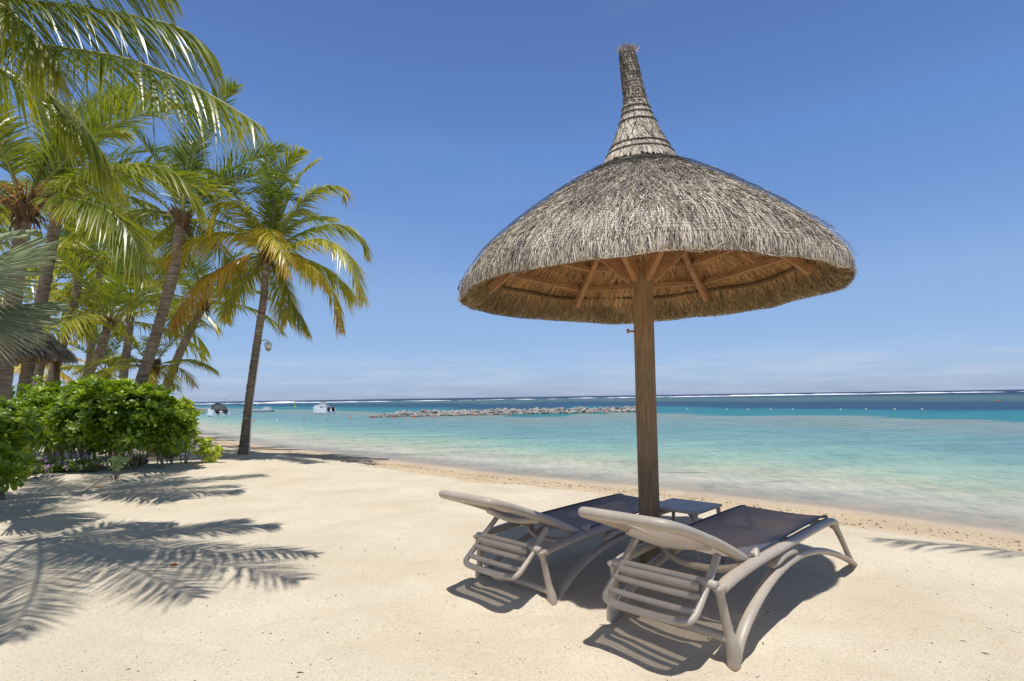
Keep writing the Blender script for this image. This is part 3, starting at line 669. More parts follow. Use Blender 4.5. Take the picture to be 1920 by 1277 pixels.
    for i in range(nu + 1):
        for j in range(nv + 1):
            u_ = .0 + .985 * i / nu; v_ = v0 + .018 + (v1_ - v0 - .036) * j / nv; e_ = math.sin(math.pi * j / nv)
            if u_ > .93: v_ = .33 + (v_ - .33) * (1 - (u_ - .93) * 1.6)
            vs.append(bp(u_, v_, .018 * math.sin(math.pi * u_) - .004 - .022 * e_ * math.sin(math.pi * min(1, u_ * 1.02)) ** .5))
    for i in range(nu):
        for j in range(nv): k = i * (nv + 1) + j; fs.append((k, k + 1, k + nv + 2, k + nv + 1))
    b_ = MB(); b_.add(vs, fs, True); b_.build('backrest_sling', M['sling_back'], root)
    b_ = MB(); b_.tube(crom([bp(0.0, v0 + .005, -.01), bp(.02, v0 + .05, -.05), bp(.05, .25, -.082), bp(.05, .41, -.082), bp(.02, v1_ - .05, -.05), bp(0.0, v1_ - .005, -.01)], 6), .019, 10, sy=1.2, up=(0, 0, 1)); b_.build('back_crossbar', m_, root)
    b_ = MB(); b_.tube(crom([bp(.50, v0 + .01, -.012), bp(.50, .33, -.04), bp(.50, v1_ - .01, -.012)], 6), .018, 10, sy=1.2); b_.build('back_crossbar', m_, root)
    # U-shaped prop with three slats
    pt = [(.075, .105, .437), (.0, .10, .37), (-.12, .095, .265), (-.185, .098, .213), (-.212, .13, .196), (-.222, .20, .192), (-.225, .33, .190), (-.222, .46, .192), (-.212, .53, .196), (-.185, .562, .213), (-.12, .565, .265), (0, .56, .37), (.075, .555, .437)]
    b_ = MB(); b_.tube(crom(pt, 5), .0155, 10, sy=1.25, up=(-.7, 0, .7)); b_.build('prop_frame', m_, root)
    for k, f_ in enumerate((.22, .42, .62)):
        A = Vector((.075, .105, .437)).lerp(Vector((-.212, .098, .196)), f_ + .22); b_ = MB()
        b_.tube(crom([(A.x, .10, A.z + .008), (A.x - .006, .14, A.z), (A.x - .008, .33, A.z - .002), (A.x - .006, .52, A.z), (A.x, .56, A.z + .008)], 4), .0135, 8, sy=1.2); b_.build('prop_slat', m_, root)
    # seat sling with sag and slack waves
    nu, nv = 56, 20; vs = []; fs = []
    for i in range(nu + 1):
        for j in range(nv + 1):
            u_ = .36 + (1.615 - .36) * i / nu; q_ = j / nv; v_ = .062 + (.598 - .062) * q_; e_ = math.sin(math.pi * q_)
            z = float(np.interp(u_, [.36, .5, .9, 1.3, 1.5, 1.57, 1.615], [.372, .383, .392, .398, .398, .390, .366]))
            z -= e_ * (.020 + .010 * math.sin(u_ * 7.5) + .012 * math.sin(u_ * 13 + q_ * 3) * max(0, (u_ - .9))) * (1 if u_ < 1.5 else .6)
            vs.append((u_, v_, z))
    for i in range(nu):
        for j in range(nv): k = i * (nv + 1) + j; fs.append((k, k + 1, k + nv + 2, k + nv + 1))
    b_ = MB(); b_.add(vs, fs, True); o = b_.build('seat_sling', M['sling'], root)
    for jj in (0, nv):
        b_ = MB(); b_.tube([Vector(vs[i * (nv + 1) + jj]) + Vector((0, 0, .003)) for i in range(1, nu)], .0055, 6); b_.build('piping', M['piping'], o)
    return root
A45 = R(45.2)
g1 = on_ground(1376, 1245); g2 = on_ground(1025, 1127)
lg1 = make_lounger(); lg1.location = (g1[0], g1[1], 0); lg1.rotation_euler = (0, 0, A45)
tag(lg1, 'taupe plastic sun lounger nearest the camera, its head end in full sun', 'sun lounger', 'sun loungers under the parasol')
lg2 = copy_thing(lg1, (g2[0] + .035, g2[1], -.038), R(44.2), 'taupe plastic sun lounger on the seaward side of the post, farther from the camera')

# ------------------------------------------------------------------ side table
tc4 = [G(1283, 936, .40), G(1356, 944, .40), G(1306, 961, .40)]
tbl_c = (tc4[0] + tc4[2]) / 2; ta = tc4[1] - tc4[0]; tb = tc4[1] - tc4[2]
ang = math.atan2(tc4[1][1] - tc4[2][1], tc4[1][0] - tc4[2][0])
side_l = .40
ctr = (tc4[1] + tc4[2]) / 2 + np.array([math.cos(ang + math.pi / 2), math.sin(ang + math.pi / 2), 0]) * side_l / 2
tbl = empty('side_table', (ctr[0], ctr[1], 0), ang); tag(tbl, 'small square taupe plastic side table between the loungers behind the post', 'table')
b_ = MB(); b_.box((0, 0, .388), (side_l, side_l, .022)); o = b_.build('tabletop', M['resin'], tbl); bv = o.modifiers.new('edge', 'BEVEL'); bv.width = .009; bv.segments = 3
for sx in (-1, 1):
    for sy_ in (-1, 1):
        b_ = MB(); b_.tube(crom([(sx * .165, sy_ * .165, .384), (sx * .178, sy_ * .178, .36), (sx * .186, sy_ * .186, .2), (sx * .20, sy_ * .20, -.03)], 3), [.02, .018, .016, .015, .014, .013, .013, .012, .012, .012], 8); b_.build('leg', M['resin'], tbl)
for sx in (-1, 1):
    b_ = MB(); b_.tube([(sx * .184, -.184, .20), (sx * .184, .184, .20)], .009, 8); b_.build('stretcher', M['resin'], tbl)
b_ = MB(); b_.tube([(-.184, 0, .20), (.184, 0, .20)], .009, 8); b_.build('stretcher', M['resin'], tbl)

# ------------------------------------------------------------------ palms
def frond_arrays(curve, n, llen, droop, tintv, seed, lift=.25, width=.028, bare=.16, segs=4, rz=.026):
    g = np.random.default_rng(seed); C = np.array([tuple(p) for p in curve]); m_ = len(C)
    d = np.concatenate([[0], np.cumsum(np.linalg.norm(np.diff(C, axis=0), axis=1))]); Lt = d[-1]; d = d / Lt
    s = np.linspace(bare, .995, n) + g.normal(0, .15 / n, n); s = np.clip(np.concatenate([s, s + g.normal(0, .3 / n, n)]), bare, 1); sg = np.concatenate([np.ones(n), -np.ones(n)])
    at = lambda q_: np.stack([np.interp(q_, d, C[:, k]) for k in range(3)], -1)
    p = at(s); t = at(np.clip(s + .02, 0, 1)) - at(np.clip(s - .02, 0, 1)); t /= np.linalg.norm(t, axis=1)[:, None]
    up = np.array([0, 0, 1.0]); h_ = C[-1] - C[0]; h_[2] = 0; h_ /= (np.linalg.norm(h_) + 1e-9); sd0 = np.cross(h_, up)
    sd = np.cross(t, up); ln = np.linalg.norm(sd, axis=1)[:, None]; sd = np.where(ln > .25, sd / np.maximum(ln, 1e-6), sd0[None]); sd /= np.linalg.norm(sd, axis=1)[:, None]
    nr = np.cross(sd, t); nr[nr[:, 2] < 0] *= -1
    sd = sd * sg[:, None]
    a_ = R(28) + R(34) * s + g.normal(0, .07, len(s))
    lft = lift + g.normal(0, .10, len(s))
    D = sd * np.cos(a_)[:, None] + t * np.sin(a_)[:, None] + nr * lft[:, None]; D /= np.linalg.norm(D, axis=1)[:, None]
    u_ = (s - bare) / (1 - bare)
    L = llen * (.35 + .65 * np.sin(np.pi * np.clip(u_ * .82 + .13, 0, 1)) ** .8) * np.where(u_ > .85, 1 - (u_ - .85) * 3.2, 1) * g.uniform(.82, 1.08, len(s))
    dr = droop * g.uniform(.65, 1.35, len(s))
    V = np.zeros((len(s), segs + 1, 2, 3)); prof = np.array([.55, 1.0, .85, .5, .04]) if segs == 4 else np.interp(np.linspace(0, 1, segs + 1), [0, .25, .5, .75, 1], [.55, 1, .85, .5, .04])
    wv_ = t - D * np.sum(t * D, 1)[:, None]; wv_ /= np.linalg.norm(wv_, axis=1)[:, None]
    wv_ = wv_ * .8 + nr * (sg * .0 + g.normal(.25, .35, len(s)))[:, None]
    tx = g.normal(0, .05, (len(s), 3))
    for k in range(segs + 1):
        q_ = k / segs; c = p + (D + tx * q_) * (L * q_)[:, None]; c[:, 2] -= dr * L * q_ ** 1.9
        w_ = wv_ * (width * .5 * prof[k])
        V[:, k, 0] = c - w_; V[:, k, 1] = c + w_
    i = np.arange(len(s) * (segs + 1) * 2).reshape(len(s), segs + 1, 2)
    Q = np.stack([i[:, :-1, 0], i[:, :-1, 1], i[:, 1:, 1], i[:, 1:, 0]], -1).reshape(-1, 4)
    ti = np.clip(tintv + g.normal(0, .07, len(s)) + .12 * (u_ > .8), 0, 1)[:, None, None] + np.linspace(0, .16, segs + 1)[None, :, None] ** 1.0 * (1 + tintv) + np.zeros((1, 1, 2))
    rn = np.repeat(g.random(len(s)), (segs + 1) * 2)
    # rachis: 5-sided tapering stalk
    k5 = 5; rr = np.interp(d, [0, .15, 1], [rz * 1.3, rz * .8, .004]); T_ = np.gradient(C, axis=0); T_ /= np.linalg.norm(T_, axis=1)[:, None]
    a1 = np.cross(T_, sd0[None] * 0 + up); l1 = np.linalg.norm(a1, axis=1)[:, None]; a1 = np.where(l1 > .2, a1 / np.maximum(l1, 1e-6), sd0[None]); b1 = np.cross(a1, T_)
    an = np.linspace(0, 2 * math.pi, k5, endpoint=False)
    RV = C[:, None] + rr[:, None, None] * (a1[:, None] * np.cos(an)[None, :, None] + b1[:, None] * np.sin(an)[None, :, None])
    j = np.arange(m_ * k5).reshape(m_, k5) + V.shape[0] * (segs + 1) * 2; jn = np.roll(j, -1, 1)
    RQ = np.stack([j[:-1], jn[:-1], jn[1:], j[1:]], -1).reshape(-1, 4)
    VV = np.concatenate([V.reshape(-1, 3), RV.reshape(-1, 3)]); QQ = np.concatenate([Q, RQ])
    return VV, QQ, np.concatenate([ti.ravel(), np.full(m_ * k5, tintv)]), np.concatenate([rn, np.full(m_ * k5, .5)]), np.concatenate([np.zeros(len(Q), int), np.ones(len(RQ), int)])
def frond_from_curve(curve, **k):
    V, Q, ti, rn, mi = frond_arrays(curve, **k)
    return np_mesh('frond', V, Q, [M['palm'], M['rachis']], False, {'tint': ti, 'rnd': rn}, mi)
def arc_curve(elev, bend, L, side=0.0, n=18):
    p = np.zeros(3); out = [p.copy()]; ds = L / (n - 1)
    for i in range(1, n):
        s = i / (n - 1); th_ = elev - bend * s ** 1.25; ph = side * s
        p = p + ds * np.array([math.cos(th_) * math.cos(ph), math.cos(th_) * math.sin(ph), math.sin(th_)]); out.append(p.copy())
    return out
_fc = {}
def frond_variant(elev, tintv, seed, rich):
    key = (elev, round(tintv, 1), seed % 3, rich)
    if key not in _fc:
        full = rich == 3; g = random.Random(hash(str(key)) % 9999 if False else int(elev * 7 + tintv * 100 + (seed % 3) * 13))
        bend = R({80: 48, 62: 62, 45: 68, 28: 66, 10: 60, -12: 48, -38: 35}[elev]) * g.uniform(.85, 1.12)
        dr = {80: .15, 62: .25, 45: .35, 28: .45, 10: .55, -12: .6, -38: .6}[elev]
        n, sg = {3: (125, 4), 2: (95, 4), 1: (62, 3), 0: (38, 3)}[rich]
        wd = {3: .027, 2: .026, 1: .036, 0: .055}[rich]; dr += .22 if full else 0; bend *= 1.12 if full else 1
        _fc[key] = frond_from_curve(arc_curve(R(elev), bend, 2.4, g.uniform(-.25, .25)), n=n, llen=.70 if full else .62, droop=dr, tintv=tintv, seed=seed * 7 + elev, lift=.35 if elev > 30 else .1, width=wd, segs=sg)
    return _fc[key]
def trunk_obj(pts, r0, r1, root, base, rings=.055, flare=1.45, n=14):
    c = crom([Vector(p) for p in pts], 24); L = [0]
    for i in range(1, len(c)): L.append(L[-1] + (c[i] - c[i - 1]).length)
    T = L[-1]; k = int(T / (rings / 3)); qs = np.linspace(0, T, k); arr = np.array([tuple(v) for v in c])
    P_ = np.stack([np.interp(qs, L, arr[:, a_]) for a_ in range(3)], -1); g = random.Random(int(T * 1000)); rad = []
    for i, q_ in enumerate(qs):
        u_ = q_ / T; r = r0 + (r1 - r0) * u_; r *= 1 + (flare - 1) * math.exp(-q_ / .22)
        ph = (q_ / rings) % 1; r *= 1 + .085 * (1 - ph) + g.uniform(-.012, .012); rad.append(r)
    b_ = MB(base); b_.tube([Vector(p) for p in P_], rad, n, smooth=True)
    me = b_.mesh('trunk', M['trunk'])
    nv = len(me.vertices); co = np.zeros(nv * 3); me.vertices.foreach_get('co', co); co = co.reshape(-1, 3) + np.random.default_rng(3).normal(0, .0035, (nv, 3)); me.vertices.foreach_set('co', co.ravel())
    return link('trunk', me, root), c[-1], (c[-1] - c[-4]).normalized()
def palm(label, pts, r0, r1, fronds, rich=1, L=2.4, crown='fibre', group='coconut palms on the beach', custom=(), flare=1.45):
    """fronds: (azimuth deg, elevation class, length factor, tint)"""
    base = Vector(pts[0]); root = empty('coconut_palm', base); tag(root, label, 'palm tree', group)
    r0 *= .76; r1 *= .80
    t_, top, tdir = trunk_obj([Vector(p) for p in pts], r0, r1, root, base, flare=flare, n=14 if rich > 1 else 9)
    for i, (az, el, lf_, ti) in enumerate(fronds):
        o = link('frond', frond_variant(el, ti, i, rich), root); o.location = top - base + Vector((math.cos(R(az)) * .05, math.sin(R(az)) * .05, .03))
        o.rotation_euler = (R(random.uniform(-6, 6)), 0, R(az)); k = lf_ * L / 2.4; o.scale = (k, k, k)
    for cu, kw in custom:
        cu = [Vector(p) - base for p in cu]; link('frond', frond_from_curve(cu, **kw), root)
    g = random.Random(len(label)); b_ = MB(); tp = top - base       # brown fibre and old leaf bases
    for k in range(14):
        a_ = k * 2.4; el = g.uniform(.1, 1.2); d_ = Vector((math.cos(a_) * math.cos(el), math.sin(a_) * math.cos(el), math.sin(el)))
        b_.tube([tp + d_ * .03 - Vector((0, 0, .15)), tp + d_ * .13 - Vector((0, 0, .05)), tp + d_ * g.uniform(.2, .32)], [r1 * .75, r1 * .55, .012], 6)
    for k in range(30):
        a_ = g.random() * 6.28; p0 = tp + Vector((math.cos(a_) * r1, math.sin(a_) * r1, g.uniform(-.15, .05))); e_ = p0 + Vector((math.cos(a_) * g.uniform(.02, .14), math.sin(a_) * g.uniform(.02, .14), -g.uniform(.08, .3)))
        b_.tube([p0, (p0 + e_) / 2 + Vector((math.cos(a_) * .03, math.sin(a_) * .03, 0)), e_], [.012, .008, .003], 4)
    b_.build('leaf_bases', M['fibre'], root)
    if crown == 'flowers':
        b_ = MB(); 
        for k in range(46):
            a_ = g.random() * 6.28; L_ = g.uniform(.2, .5); p0 = tp + Vector((0, 0, .05)); e_ = p0 + Vector((math.cos(a_) * L_, math.sin(a_) * L_, g.uniform(-.25, .25)))
            mid_ = (p0 + e_) / 2 + Vector((0, 0, .08)); b_.tube([p0, mid_, e_], [.008, .006, .003], 4)
            for j in range(7): f_ = .4 + .1 * j; q_ = mid_.lerp(e_, (f_ - .4) / .6 if f_ > .4 else 0); b_.ball(q_ + Vector((g.uniform(-.02, .02), g.uniform(-.02, .02), g.uniform(-.02, .01))), .010, nu=5, nv=3)
        b_.build('flower_cluster', M['flowerbunch'], root)
    if crown == 'coconuts':
        for k in range(6):
            a_ = k * 1.05; b_ = MB(); b_.ball(tp + Vector((math.cos(a_) * .17, math.sin(a_) * .17, -.12 + .05 * (k % 2))), .085, (1, 1, 1.25), 9, 7); b_.build('coconut', M['coconut'], root)
    return root, top
def ring_fronds(n, seed, els=(80, 62, 45, 28, 10, -12), tints=(.25, .25, .3, .35, .4, .6), lo=.85, hi=1.1, az0=0):
    g = random.Random(seed); out = []
    for i in range(n):
        k = min(len(els) - 1, int(i / n * len(els))); out.append((az0 + i * 137.5 + g.uniform(-12, 12), els[k], g.uniform(lo, hi) * (.9 if els[k] > 70 else 1), max(0, min(.95, tints[k] + g.uniform(-.08, .08)))))
    return out
def bez(a_, b_, c_, n=22):
    a_, b_, c_ = map(np.array, (a_, b_, c_)); return [tuple((1 - t) ** 2 * a_ + 2 * t * (1 - t) * b_ + t * t * c_) for t in np.linspace(0, 1, n)]
def gp(px, py):
    p = on_ground(px, py); return (p[0], p[1], p[2] - .05)

# T5, the palm standing alone at the water's edge
b5 = gp(456, 852); d5 = b5[1]
palm('leaning coconut palm with yellowing fronds standing alone nearest the water', [b5, P(466, 760, d5 - .1), P(481, 650, d5 - .35), P(494, 560, d5 - .6), P(500, 480, d5 - .8)], .125, .085,
     [(60, 62, .9, .4), (110, 45, .9, .4), (80, 28, .9, .45), (100, -12, .85, .5), (40, 10, .9, .5), (140, 10, .9, .5)], rich=3, L=2.4,
     custom=[(crom([P(502, 478, d5 - .8)] + [P(x / 1.3627, y / 1.3627, d5 - .8 + dd) for x, y, dd in pts], 6), dict(n=n_, llen=ll, droop=dr, tintv=ti, seed=70 + k, lift=lf, width=.030, bare=.13))
             for k, (pts, n_, ll, dr, ti, lf) in enumerate((
                 ([(702, 540, 0), (722, 440, -.1), (775, 385, -.4)], 125, .62, .12, .36, .25), ([(715, 560, .2), (760, 460, .5), (818, 408, .8)], 105, .52, .2, .45, .2), ([(688, 540, .3), (686, 440, .6), (690, 372, .9)], 100, .5, .15, .22, .2),
                 ([(735, 570, -.2), (800, 490, -.3), (868, 478, -.4), (880, 510, -.4)], 105, .55, .45, .48, .0), ([(760, 600, .2), (850, 575, .4), (915, 600, .5), (940, 650, .5)], 115, .62, .5, .42, .0),
                 ([(760, 620, -.5), (840, 615, -.8), (900, 670, -1.0), (930, 765, -1.0)], 115, .62, .5, .55, -.05), ([(745, 650, -.2), (800, 680, -.3), (850, 745, -.3), (876, 838, -.3)], 105, .58, .45, .70, -.1),
                 ([(655, 590, .3), (600, 480, .7), (550, 440, .9), (495, 432, 1.0)], 100, .48, .45, .25, .0), ([(650, 580, -.6), (610, 525, -1.0), (565, 522, -1.3), (535, 575, -1.4)], 105, .58, .5, .55, .0),
                 ([(640, 600, .3), (560, 565, .5), (470, 568, .6), (388, 612, .6)], 115, .58, .5, .40, .0), ([(640, 610, -.5), (560, 595, -.8), (480, 620, -.9), (424, 660, -1.0)], 115, .62, .55, .62, -.05),
                 ([(640, 650, -.1), (570, 685, -.2), (500, 740, -.2), (436, 832, -.2)], 110, .62, .45, .88, -.1), ([(675, 590, -.9), (690, 590, -1.5), (720, 640, -1.9), (742, 705, -2.0)], 95, .5, .4, .72, -.05),
                 ([(650, 690, .3), (600, 750, .5), (570, 810, .6)], 90, .5, .4, .5, -.1), ([(720, 700, .3), (745, 770, .4), (790, 850, .4)], 90, .5, .4, .45, -.1), ([(700, 600, .6), (750, 540, 1.2), (820, 560, 1.6)], 95, .55, .4, .3, .1)))])
# T1, left palm with the flower cluster
b1 = (P(-18, 900, 7.3)); b1[2] = gz(b1[0], b1[1]) - .05
palm('tall coconut palm at the left edge with orange flower cluster under its crown', [b1, P(8, 700, 7.2), P(28, 540, 7.1), P(48, 390, 7.0)], .125, .095,
     [(0, 62, 1.0, .3), (60, 80, 1.0, .3), (170, 80, 1.1, .3), (280, 62, .9, .35), (120, 45, 1.1, .3), (40, 45, 1.05, .3), (200, 45, 1.0, .3), (85, 28, 1.0, .3), (150, 28, 1, .3),
      (220, 28, 1, .35), (190, 10, 1, .4)], rich=2, L=2.3, crown='flowers',
     custom=[(crom([P(48, 385, 7.0), P(110, 345, 6.9), P(220, 312, 6.8), P(320, 320, 6.8), P(378, 388, 6.9)], 6), dict(n=110, llen=.60, droop=.55, tintv=.32, seed=61, lift=-.05, width=.026)),
             (crom([P(48, 385, 7.0), P(110, 372, 6.8), P(190, 388, 6.6), P(245, 440, 6.5), P(272, 512, 6.5)], 6), dict(n=100, llen=.58, droop=.5, tintv=.3, seed=62, lift=-.1, width=.026)),
             (crom([P(48, 385, 7.0), P(90, 290, 7.1), P(150, 240, 7.3), P(235, 250, 7.6)], 6), dict(n=100, llen=.58, droop=.4, tintv=.3, seed=63, lift=.1, width=.026))])
# T2 behind it
palm('grey trunked coconut palm directly behind the left flowering palm', [P(22, 850, 12.6) * np.array([1, 1, 0]) + np.array([0, 0, -.05]), P(52, 690, 12.5), P(78, 560, 12.3), P(102, 425, 12.1), P(112, 370, 12.0)], .16, .125,
     ring_fronds(14, 2, els=(80, 62, 45, 28, 10), tints=(.2, .2, .25, .3, .35, .4)), rich=1, L=2.9)
# T3, curved trunk rising from the shrub
b3 = P(214, 868, 11.9); b3[2] = gz(b3[0], b3[1]) - .05
palm('curved coconut palm rising from behind the shrub, tallest dark crown left of the lone palm', [b3, P(262, 722, 11.7), P(298, 610, 11.5), P(325, 510, 11.3), P(340, 410, 11.1)], .145, .11,
     [(100, 80, 1.1, .15), (330, 80, 1.25, .15), (200, 80, 1.0, .15), (10, 62, 1.15, .15), (60, 62, 1.05, .15), (130, 62, 1.0, .15), (-15, 45, 1.2, .15), (25, 45, 1.1, .15), (180, 45, 1.1, .25), (90, 45, 1.1, .2), (150, 28, 1, .25),
      (190, 10, .9, .35), (120, 10, 1, .3), (130, -12, .9, .5), (70, -12, .8, .4)], rich=2, L=2.2)
# T4
b4 = P(262, 836, 17.0); b4[2] = gz(b4[0], b4[1])
palm('slanting coconut palm between the curved palm and the lone palm, low dark crown', [b4, P(305, 740, 16.5), P(338, 660, 16.1), P(368, 598, 15.7), P(382, 572, 15.6)], .16, .12,
     ring_fronds(15, 4, els=(80, 62, 45, 28, 10), tints=(.15, .15, .2, .25, .3, .4), az0=20), rich=1, L=2.3)
# T6 leaning trunk behind the shrub
palm('coconut palm with broad crown behind the middle of the shrub', [P(120, 800, 17), P(158, 715, 16.8), P(185, 665, 16.5), P(205, 605, 16.2)], .17, .13, ring_fronds(15, 6, els=(80, 62, 45, 28, 10), tints=(.3, .3, .35, .35, .4, .45), az0=70), rich=1, L=3.0)
palm('stooping small palm with drooping crown just above the shrub top', [P(287, 800, 12.5) * np.array([1, 1, 0]), P(286, 740, 12.5), P(284, 690, 12.5)], .12, .10,
     [(0, 62, 1, .4), (120, 62, 1, .4), (240, 62, 1, .45), (180, 28, 1.1, .45), (200, 10, 1.0, .5), (20, 28, .9, .5), (-20, 10, .9, .65), (60, 28, 1, .4), (150, 28, 1, .4), (-60, -12, .8, .75), (230, 10, .9, .5), (100, 10, 1, .4)], rich=1, L=1.5)
palm('slim coconut palm leaning right beyond the thatched hut', [P(78, 800, 19), P(96, 715, 18.8), P(122, 630, 18.5), P(140, 560, 18.2), P(150, 500, 18)], .19, .14, ring_fronds(16, 7, tints=(.25, .25, .3, .3, .35, .4)), rich=0, L=3.2)
palm('upright slim coconut palm right beside the thatched hut', [P(62, 800, 21), P(70, 720, 21), P(84, 620, 21), P(90, 540, 21)], .2, .15, ring_fronds(14, 8, tints=(.2, .2, .3, .3, .35, .4), az0=40), rich=0, L=3.4)
palm('small distant palm with yellow crown low between the hut and the shrub', [P(36, 765, 34), P(45, 730, 34), P(56, 700, 34), P(66, 680, 34)], .2, .15, ring_fronds(13, 9, tints=(.6, .6, .65, .7, .75, .8)), rich=0, L=3.0)
palm('thin distant palm leaning right low behind the shrub', [P(52, 765, 38), P(56, 738, 38), P(66, 705, 38), P(84, 684, 38)], .16, .13, ring_fronds(11, 10, tints=(.5, .5, .55, .6, .6, .7)), rich=0, L=2.4)
palm('hazy tall palm in the gap between the two left crowns', [P(160, 790, 24), P(166, 700, 24), P(178, 590, 24), P(190, 480, 24)], .2, .15, ring_fronds(17, 12, tints=(.2, .2, .2, .25, .3, .35)), rich=0, L=3.6)
palm('coconut palm with pale crown behind the curved trunk', [P(225, 790, 20), P(230, 720, 20), P(240, 640, 20), P(248, 560, 20)], .19, .14, ring_fronds(17, 13, tints=(.3, .3, .35, .35, .4, .5), az0=15), rich=0, L=3.2)
palm('short palm with spiky crown farthest right behind the shrub', [P(196, 790, 22), P(198, 735, 22), P(200, 700, 22)], .2, .15, ring_fronds(13, 14, tints=(.35, .35, .4, .4, .5, .5)), rich=0, L=2.4)
# the palm just outside the left of the frame whose fronds hang into the picture
C0 = P(-135, 45, 4.3)
def cfp(pts, **k):
    return ([tuple(v) for v in crom([C0] + pts, 6)], dict(dict(n=125, llen=.55, droop=.75, tintv=.22, seed=1, lift=-.12, width=.019, segs=4, bare=.12), **k))
def cf(tip, sagz=.9, **k):
    tip = np.array(tip); mid = (C0 + tip) / 2 + np.array([0, 0, sagz]); return (bez(C0, mid, tip, 24), dict(dict(n=100, llen=.6, droop=.55, tintv=.25, seed=1, lift=0, width=.017, segs=4), **k))
cust = [cfp([P(-20, 2, 4.35), P(120, 12, 4.5), P(270, 34, 4.6), P(350, 60, 4.65), P(402, 104, 4.7)], seed=1), cfp([P(0, 75, 4.15), P(110, 90, 4.05), P(240, 112, 3.95), P(370, 165, 3.9), P(492, 238, 3.85)], seed=2, llen=.52),
        cfp([P(-30, 115, 4.6), P(60, 158, 4.9), P(150, 228, 5.0), P(222, 335, 5.1)], seed=4, llen=.5, tintv=.3), cfp([P(-60, -10, 3.9), P(0, 8, 3.8), P(60, 60, 3.8), P(112, 138, 3.8)], seed=3, llen=.45, tintv=.3),
        cfp([P(0, -75, 4.4), P(180, -70, 4.6), P(320, -15, 4.9)], seed=6, llen=.5),
        cf((-1.6, 3.05, 4.1), .9, seed=7), cf((-2.1, 2.75, 3.9), .9, seed=8), cf((-2.7, 2.2, 3.7), .8, seed=9), cf((-3.3, 1.7, 3.6), .9, seed=10), 
        cf((-4.8, 1.4, 3.6), .9, seed=11), cf((-6.4, 2.2, 3.6), .9, seed=12), cf((-7.2, 4.3, 3.7), .9, seed=13)]
palm('near coconut palm off the left edge whose long fronds hang into the top left corner', [(-5.8, 4.6, -.05), (-5.6, 4.5, 1.4), (-5.0, 4.3, 2.9), tuple(C0)], .16, .11, [(150, 80, 1.0, .2), (250, 80, .9, .2)], rich=1, L=2.0, custom=cust)
C1 = np.array([6.6, 2.1, 6.6])
def cf1(tip, sagz=1.0, **k):
    tip = np.array(tip); mid = (C1 + tip) / 2 + np.array([0, 0, sagz]); return (bez(C1, mid, tip, 20), dict(dict(n=70, llen=.6, droop=.8, tintv=.3, seed=3, lift=.05, width=.03, segs=3), **k))
palm('coconut palm off the right edge that only throws a frond shadow on the sand', [(7.8, 1.8, -.05), (7.6, 2.0, 2.2), (7.1, 2.4, 4.6), tuple(C1)], .16, .11, ring_fronds(8, 31, els=(80, 62), tints=(.3, .3)), rich=0, L=2.4,
     custom=[cf1((2.75, 3.72, 5.2), n=60, llen=.62), cf1((3.6, 1.2, 5.2), seed=5), cf1((9.5, 4.5, 5.2), seed=6), cf1((9.8, 1.0, 5.0), seed=7), cf1((7, -1.2, 5.2), seed=8)])

# fan palm at the left edge
fr = empty('fan_palm', (-6.0, 5.75, 0)); tag(fr, 'grey green fan palm at the left edge with stiff pleated leaves', 'palm tree')
b_ = MB((-6.0, 5.75, 0)); b_.tube([(-6.0, 5.75, -.05), (-6.0, 5.75, .9), (-5.95, 5.7, 1.7)], [.17, .14, .12], 12); b_.build('trunk', M['trunk'], fr)
def fan_leaf(hub, tipdir, upd, rad, n, spread, seed):
    hub = Vector(hub); x_ = Vector(tipdir).normalized(); z_ = (Vector(upd) - x_ * Vector(upd).dot(x_)).normalized(); y_ = z_.cross(x_); g = random.Random(seed)
    org = Vector((-6.0, 5.75, 0)); V = []; F = []; TI = []; RN = []
    for k in range(n):
        a_ = -spread / 2 + spread * k / (n - 1); da = spread / (n - 1) / 2; L = rad * (1 - .10 * (a_ / (spread / 2)) ** 2) * g.uniform(.93, 1.05); b0 = len(V); rnd_ = g.random(); ti = g.uniform(0, 1)
        dr = g.uniform(.02, .10)
        for s, wf in ((.04, 1), (.35, 1), (.55, .72), (.8, .36), (1.0, .03)):
            r = L * s; fold = .018 * min(1, s * 2); zz_ = -dr * s * s * L - .10 * abs(a_) * r * .5
            for q_, (off, hh) in enumerate(((-1, -fold), (0, fold), (1, -fold))):
                an = a_ + off * da * wf; V.append(hub - org + x_ * (r * math.cos(an)) + y_ * (r * math.sin(an)) + z_ * (hh + zz_) + Vector((0, 0, -.05 * s * s))); TI.append(ti); RN.append(rnd_)
        for i in range(4):
            for q_ in range(2): c = b0 + i * 3 + q_; F.append((c, c + 1, c + 4, c + 3))
    me = np_mesh('fan_leaf', np.array([tuple(v) for v in V]), np.array(F), [M['fan']], False, {'tint': TI, 'rnd': RN})
    lf_ = link('fan_leaf', me, fr); b_ = MB(org); top = Vector((-5.95, 5.7, 1.75)); b_.tube([top, (top + hub) / 2 + Vector((0, 0, .12)), hub], [.022, .016, .012], 6); b_.build('leaf_stalk', M['rachis'], lf_)
fan_leaf(P(-75, 525, 5.6), P(105, 500, 5.3) - P(-75, 525, 5.6), (-.1, -.85, .5), 1.0, 34, R(95), 1)
fan_leaf(P(-65, 590, 5.4), P(90, 632, 5.2) - P(-65, 590, 5.4), (.3, -.8, .55), .88, 34, R(85), 2)
fan_leaf(P(-90, 470, 5.9), P(0, 430, 5.5) - P(-90, 470, 5.9), (0, -.6, .8), .85, 30, R(110), 3)
fan_leaf(P(-160, 560, 6.2), (-1, -.3, .3), (0, -.4, 1), .9, 30, R(130), 4)
fan_leaf(P(-140, 520, 6.5), (-.2, .9, .4), (0, .3, 1), .9, 30, R(130), 5)

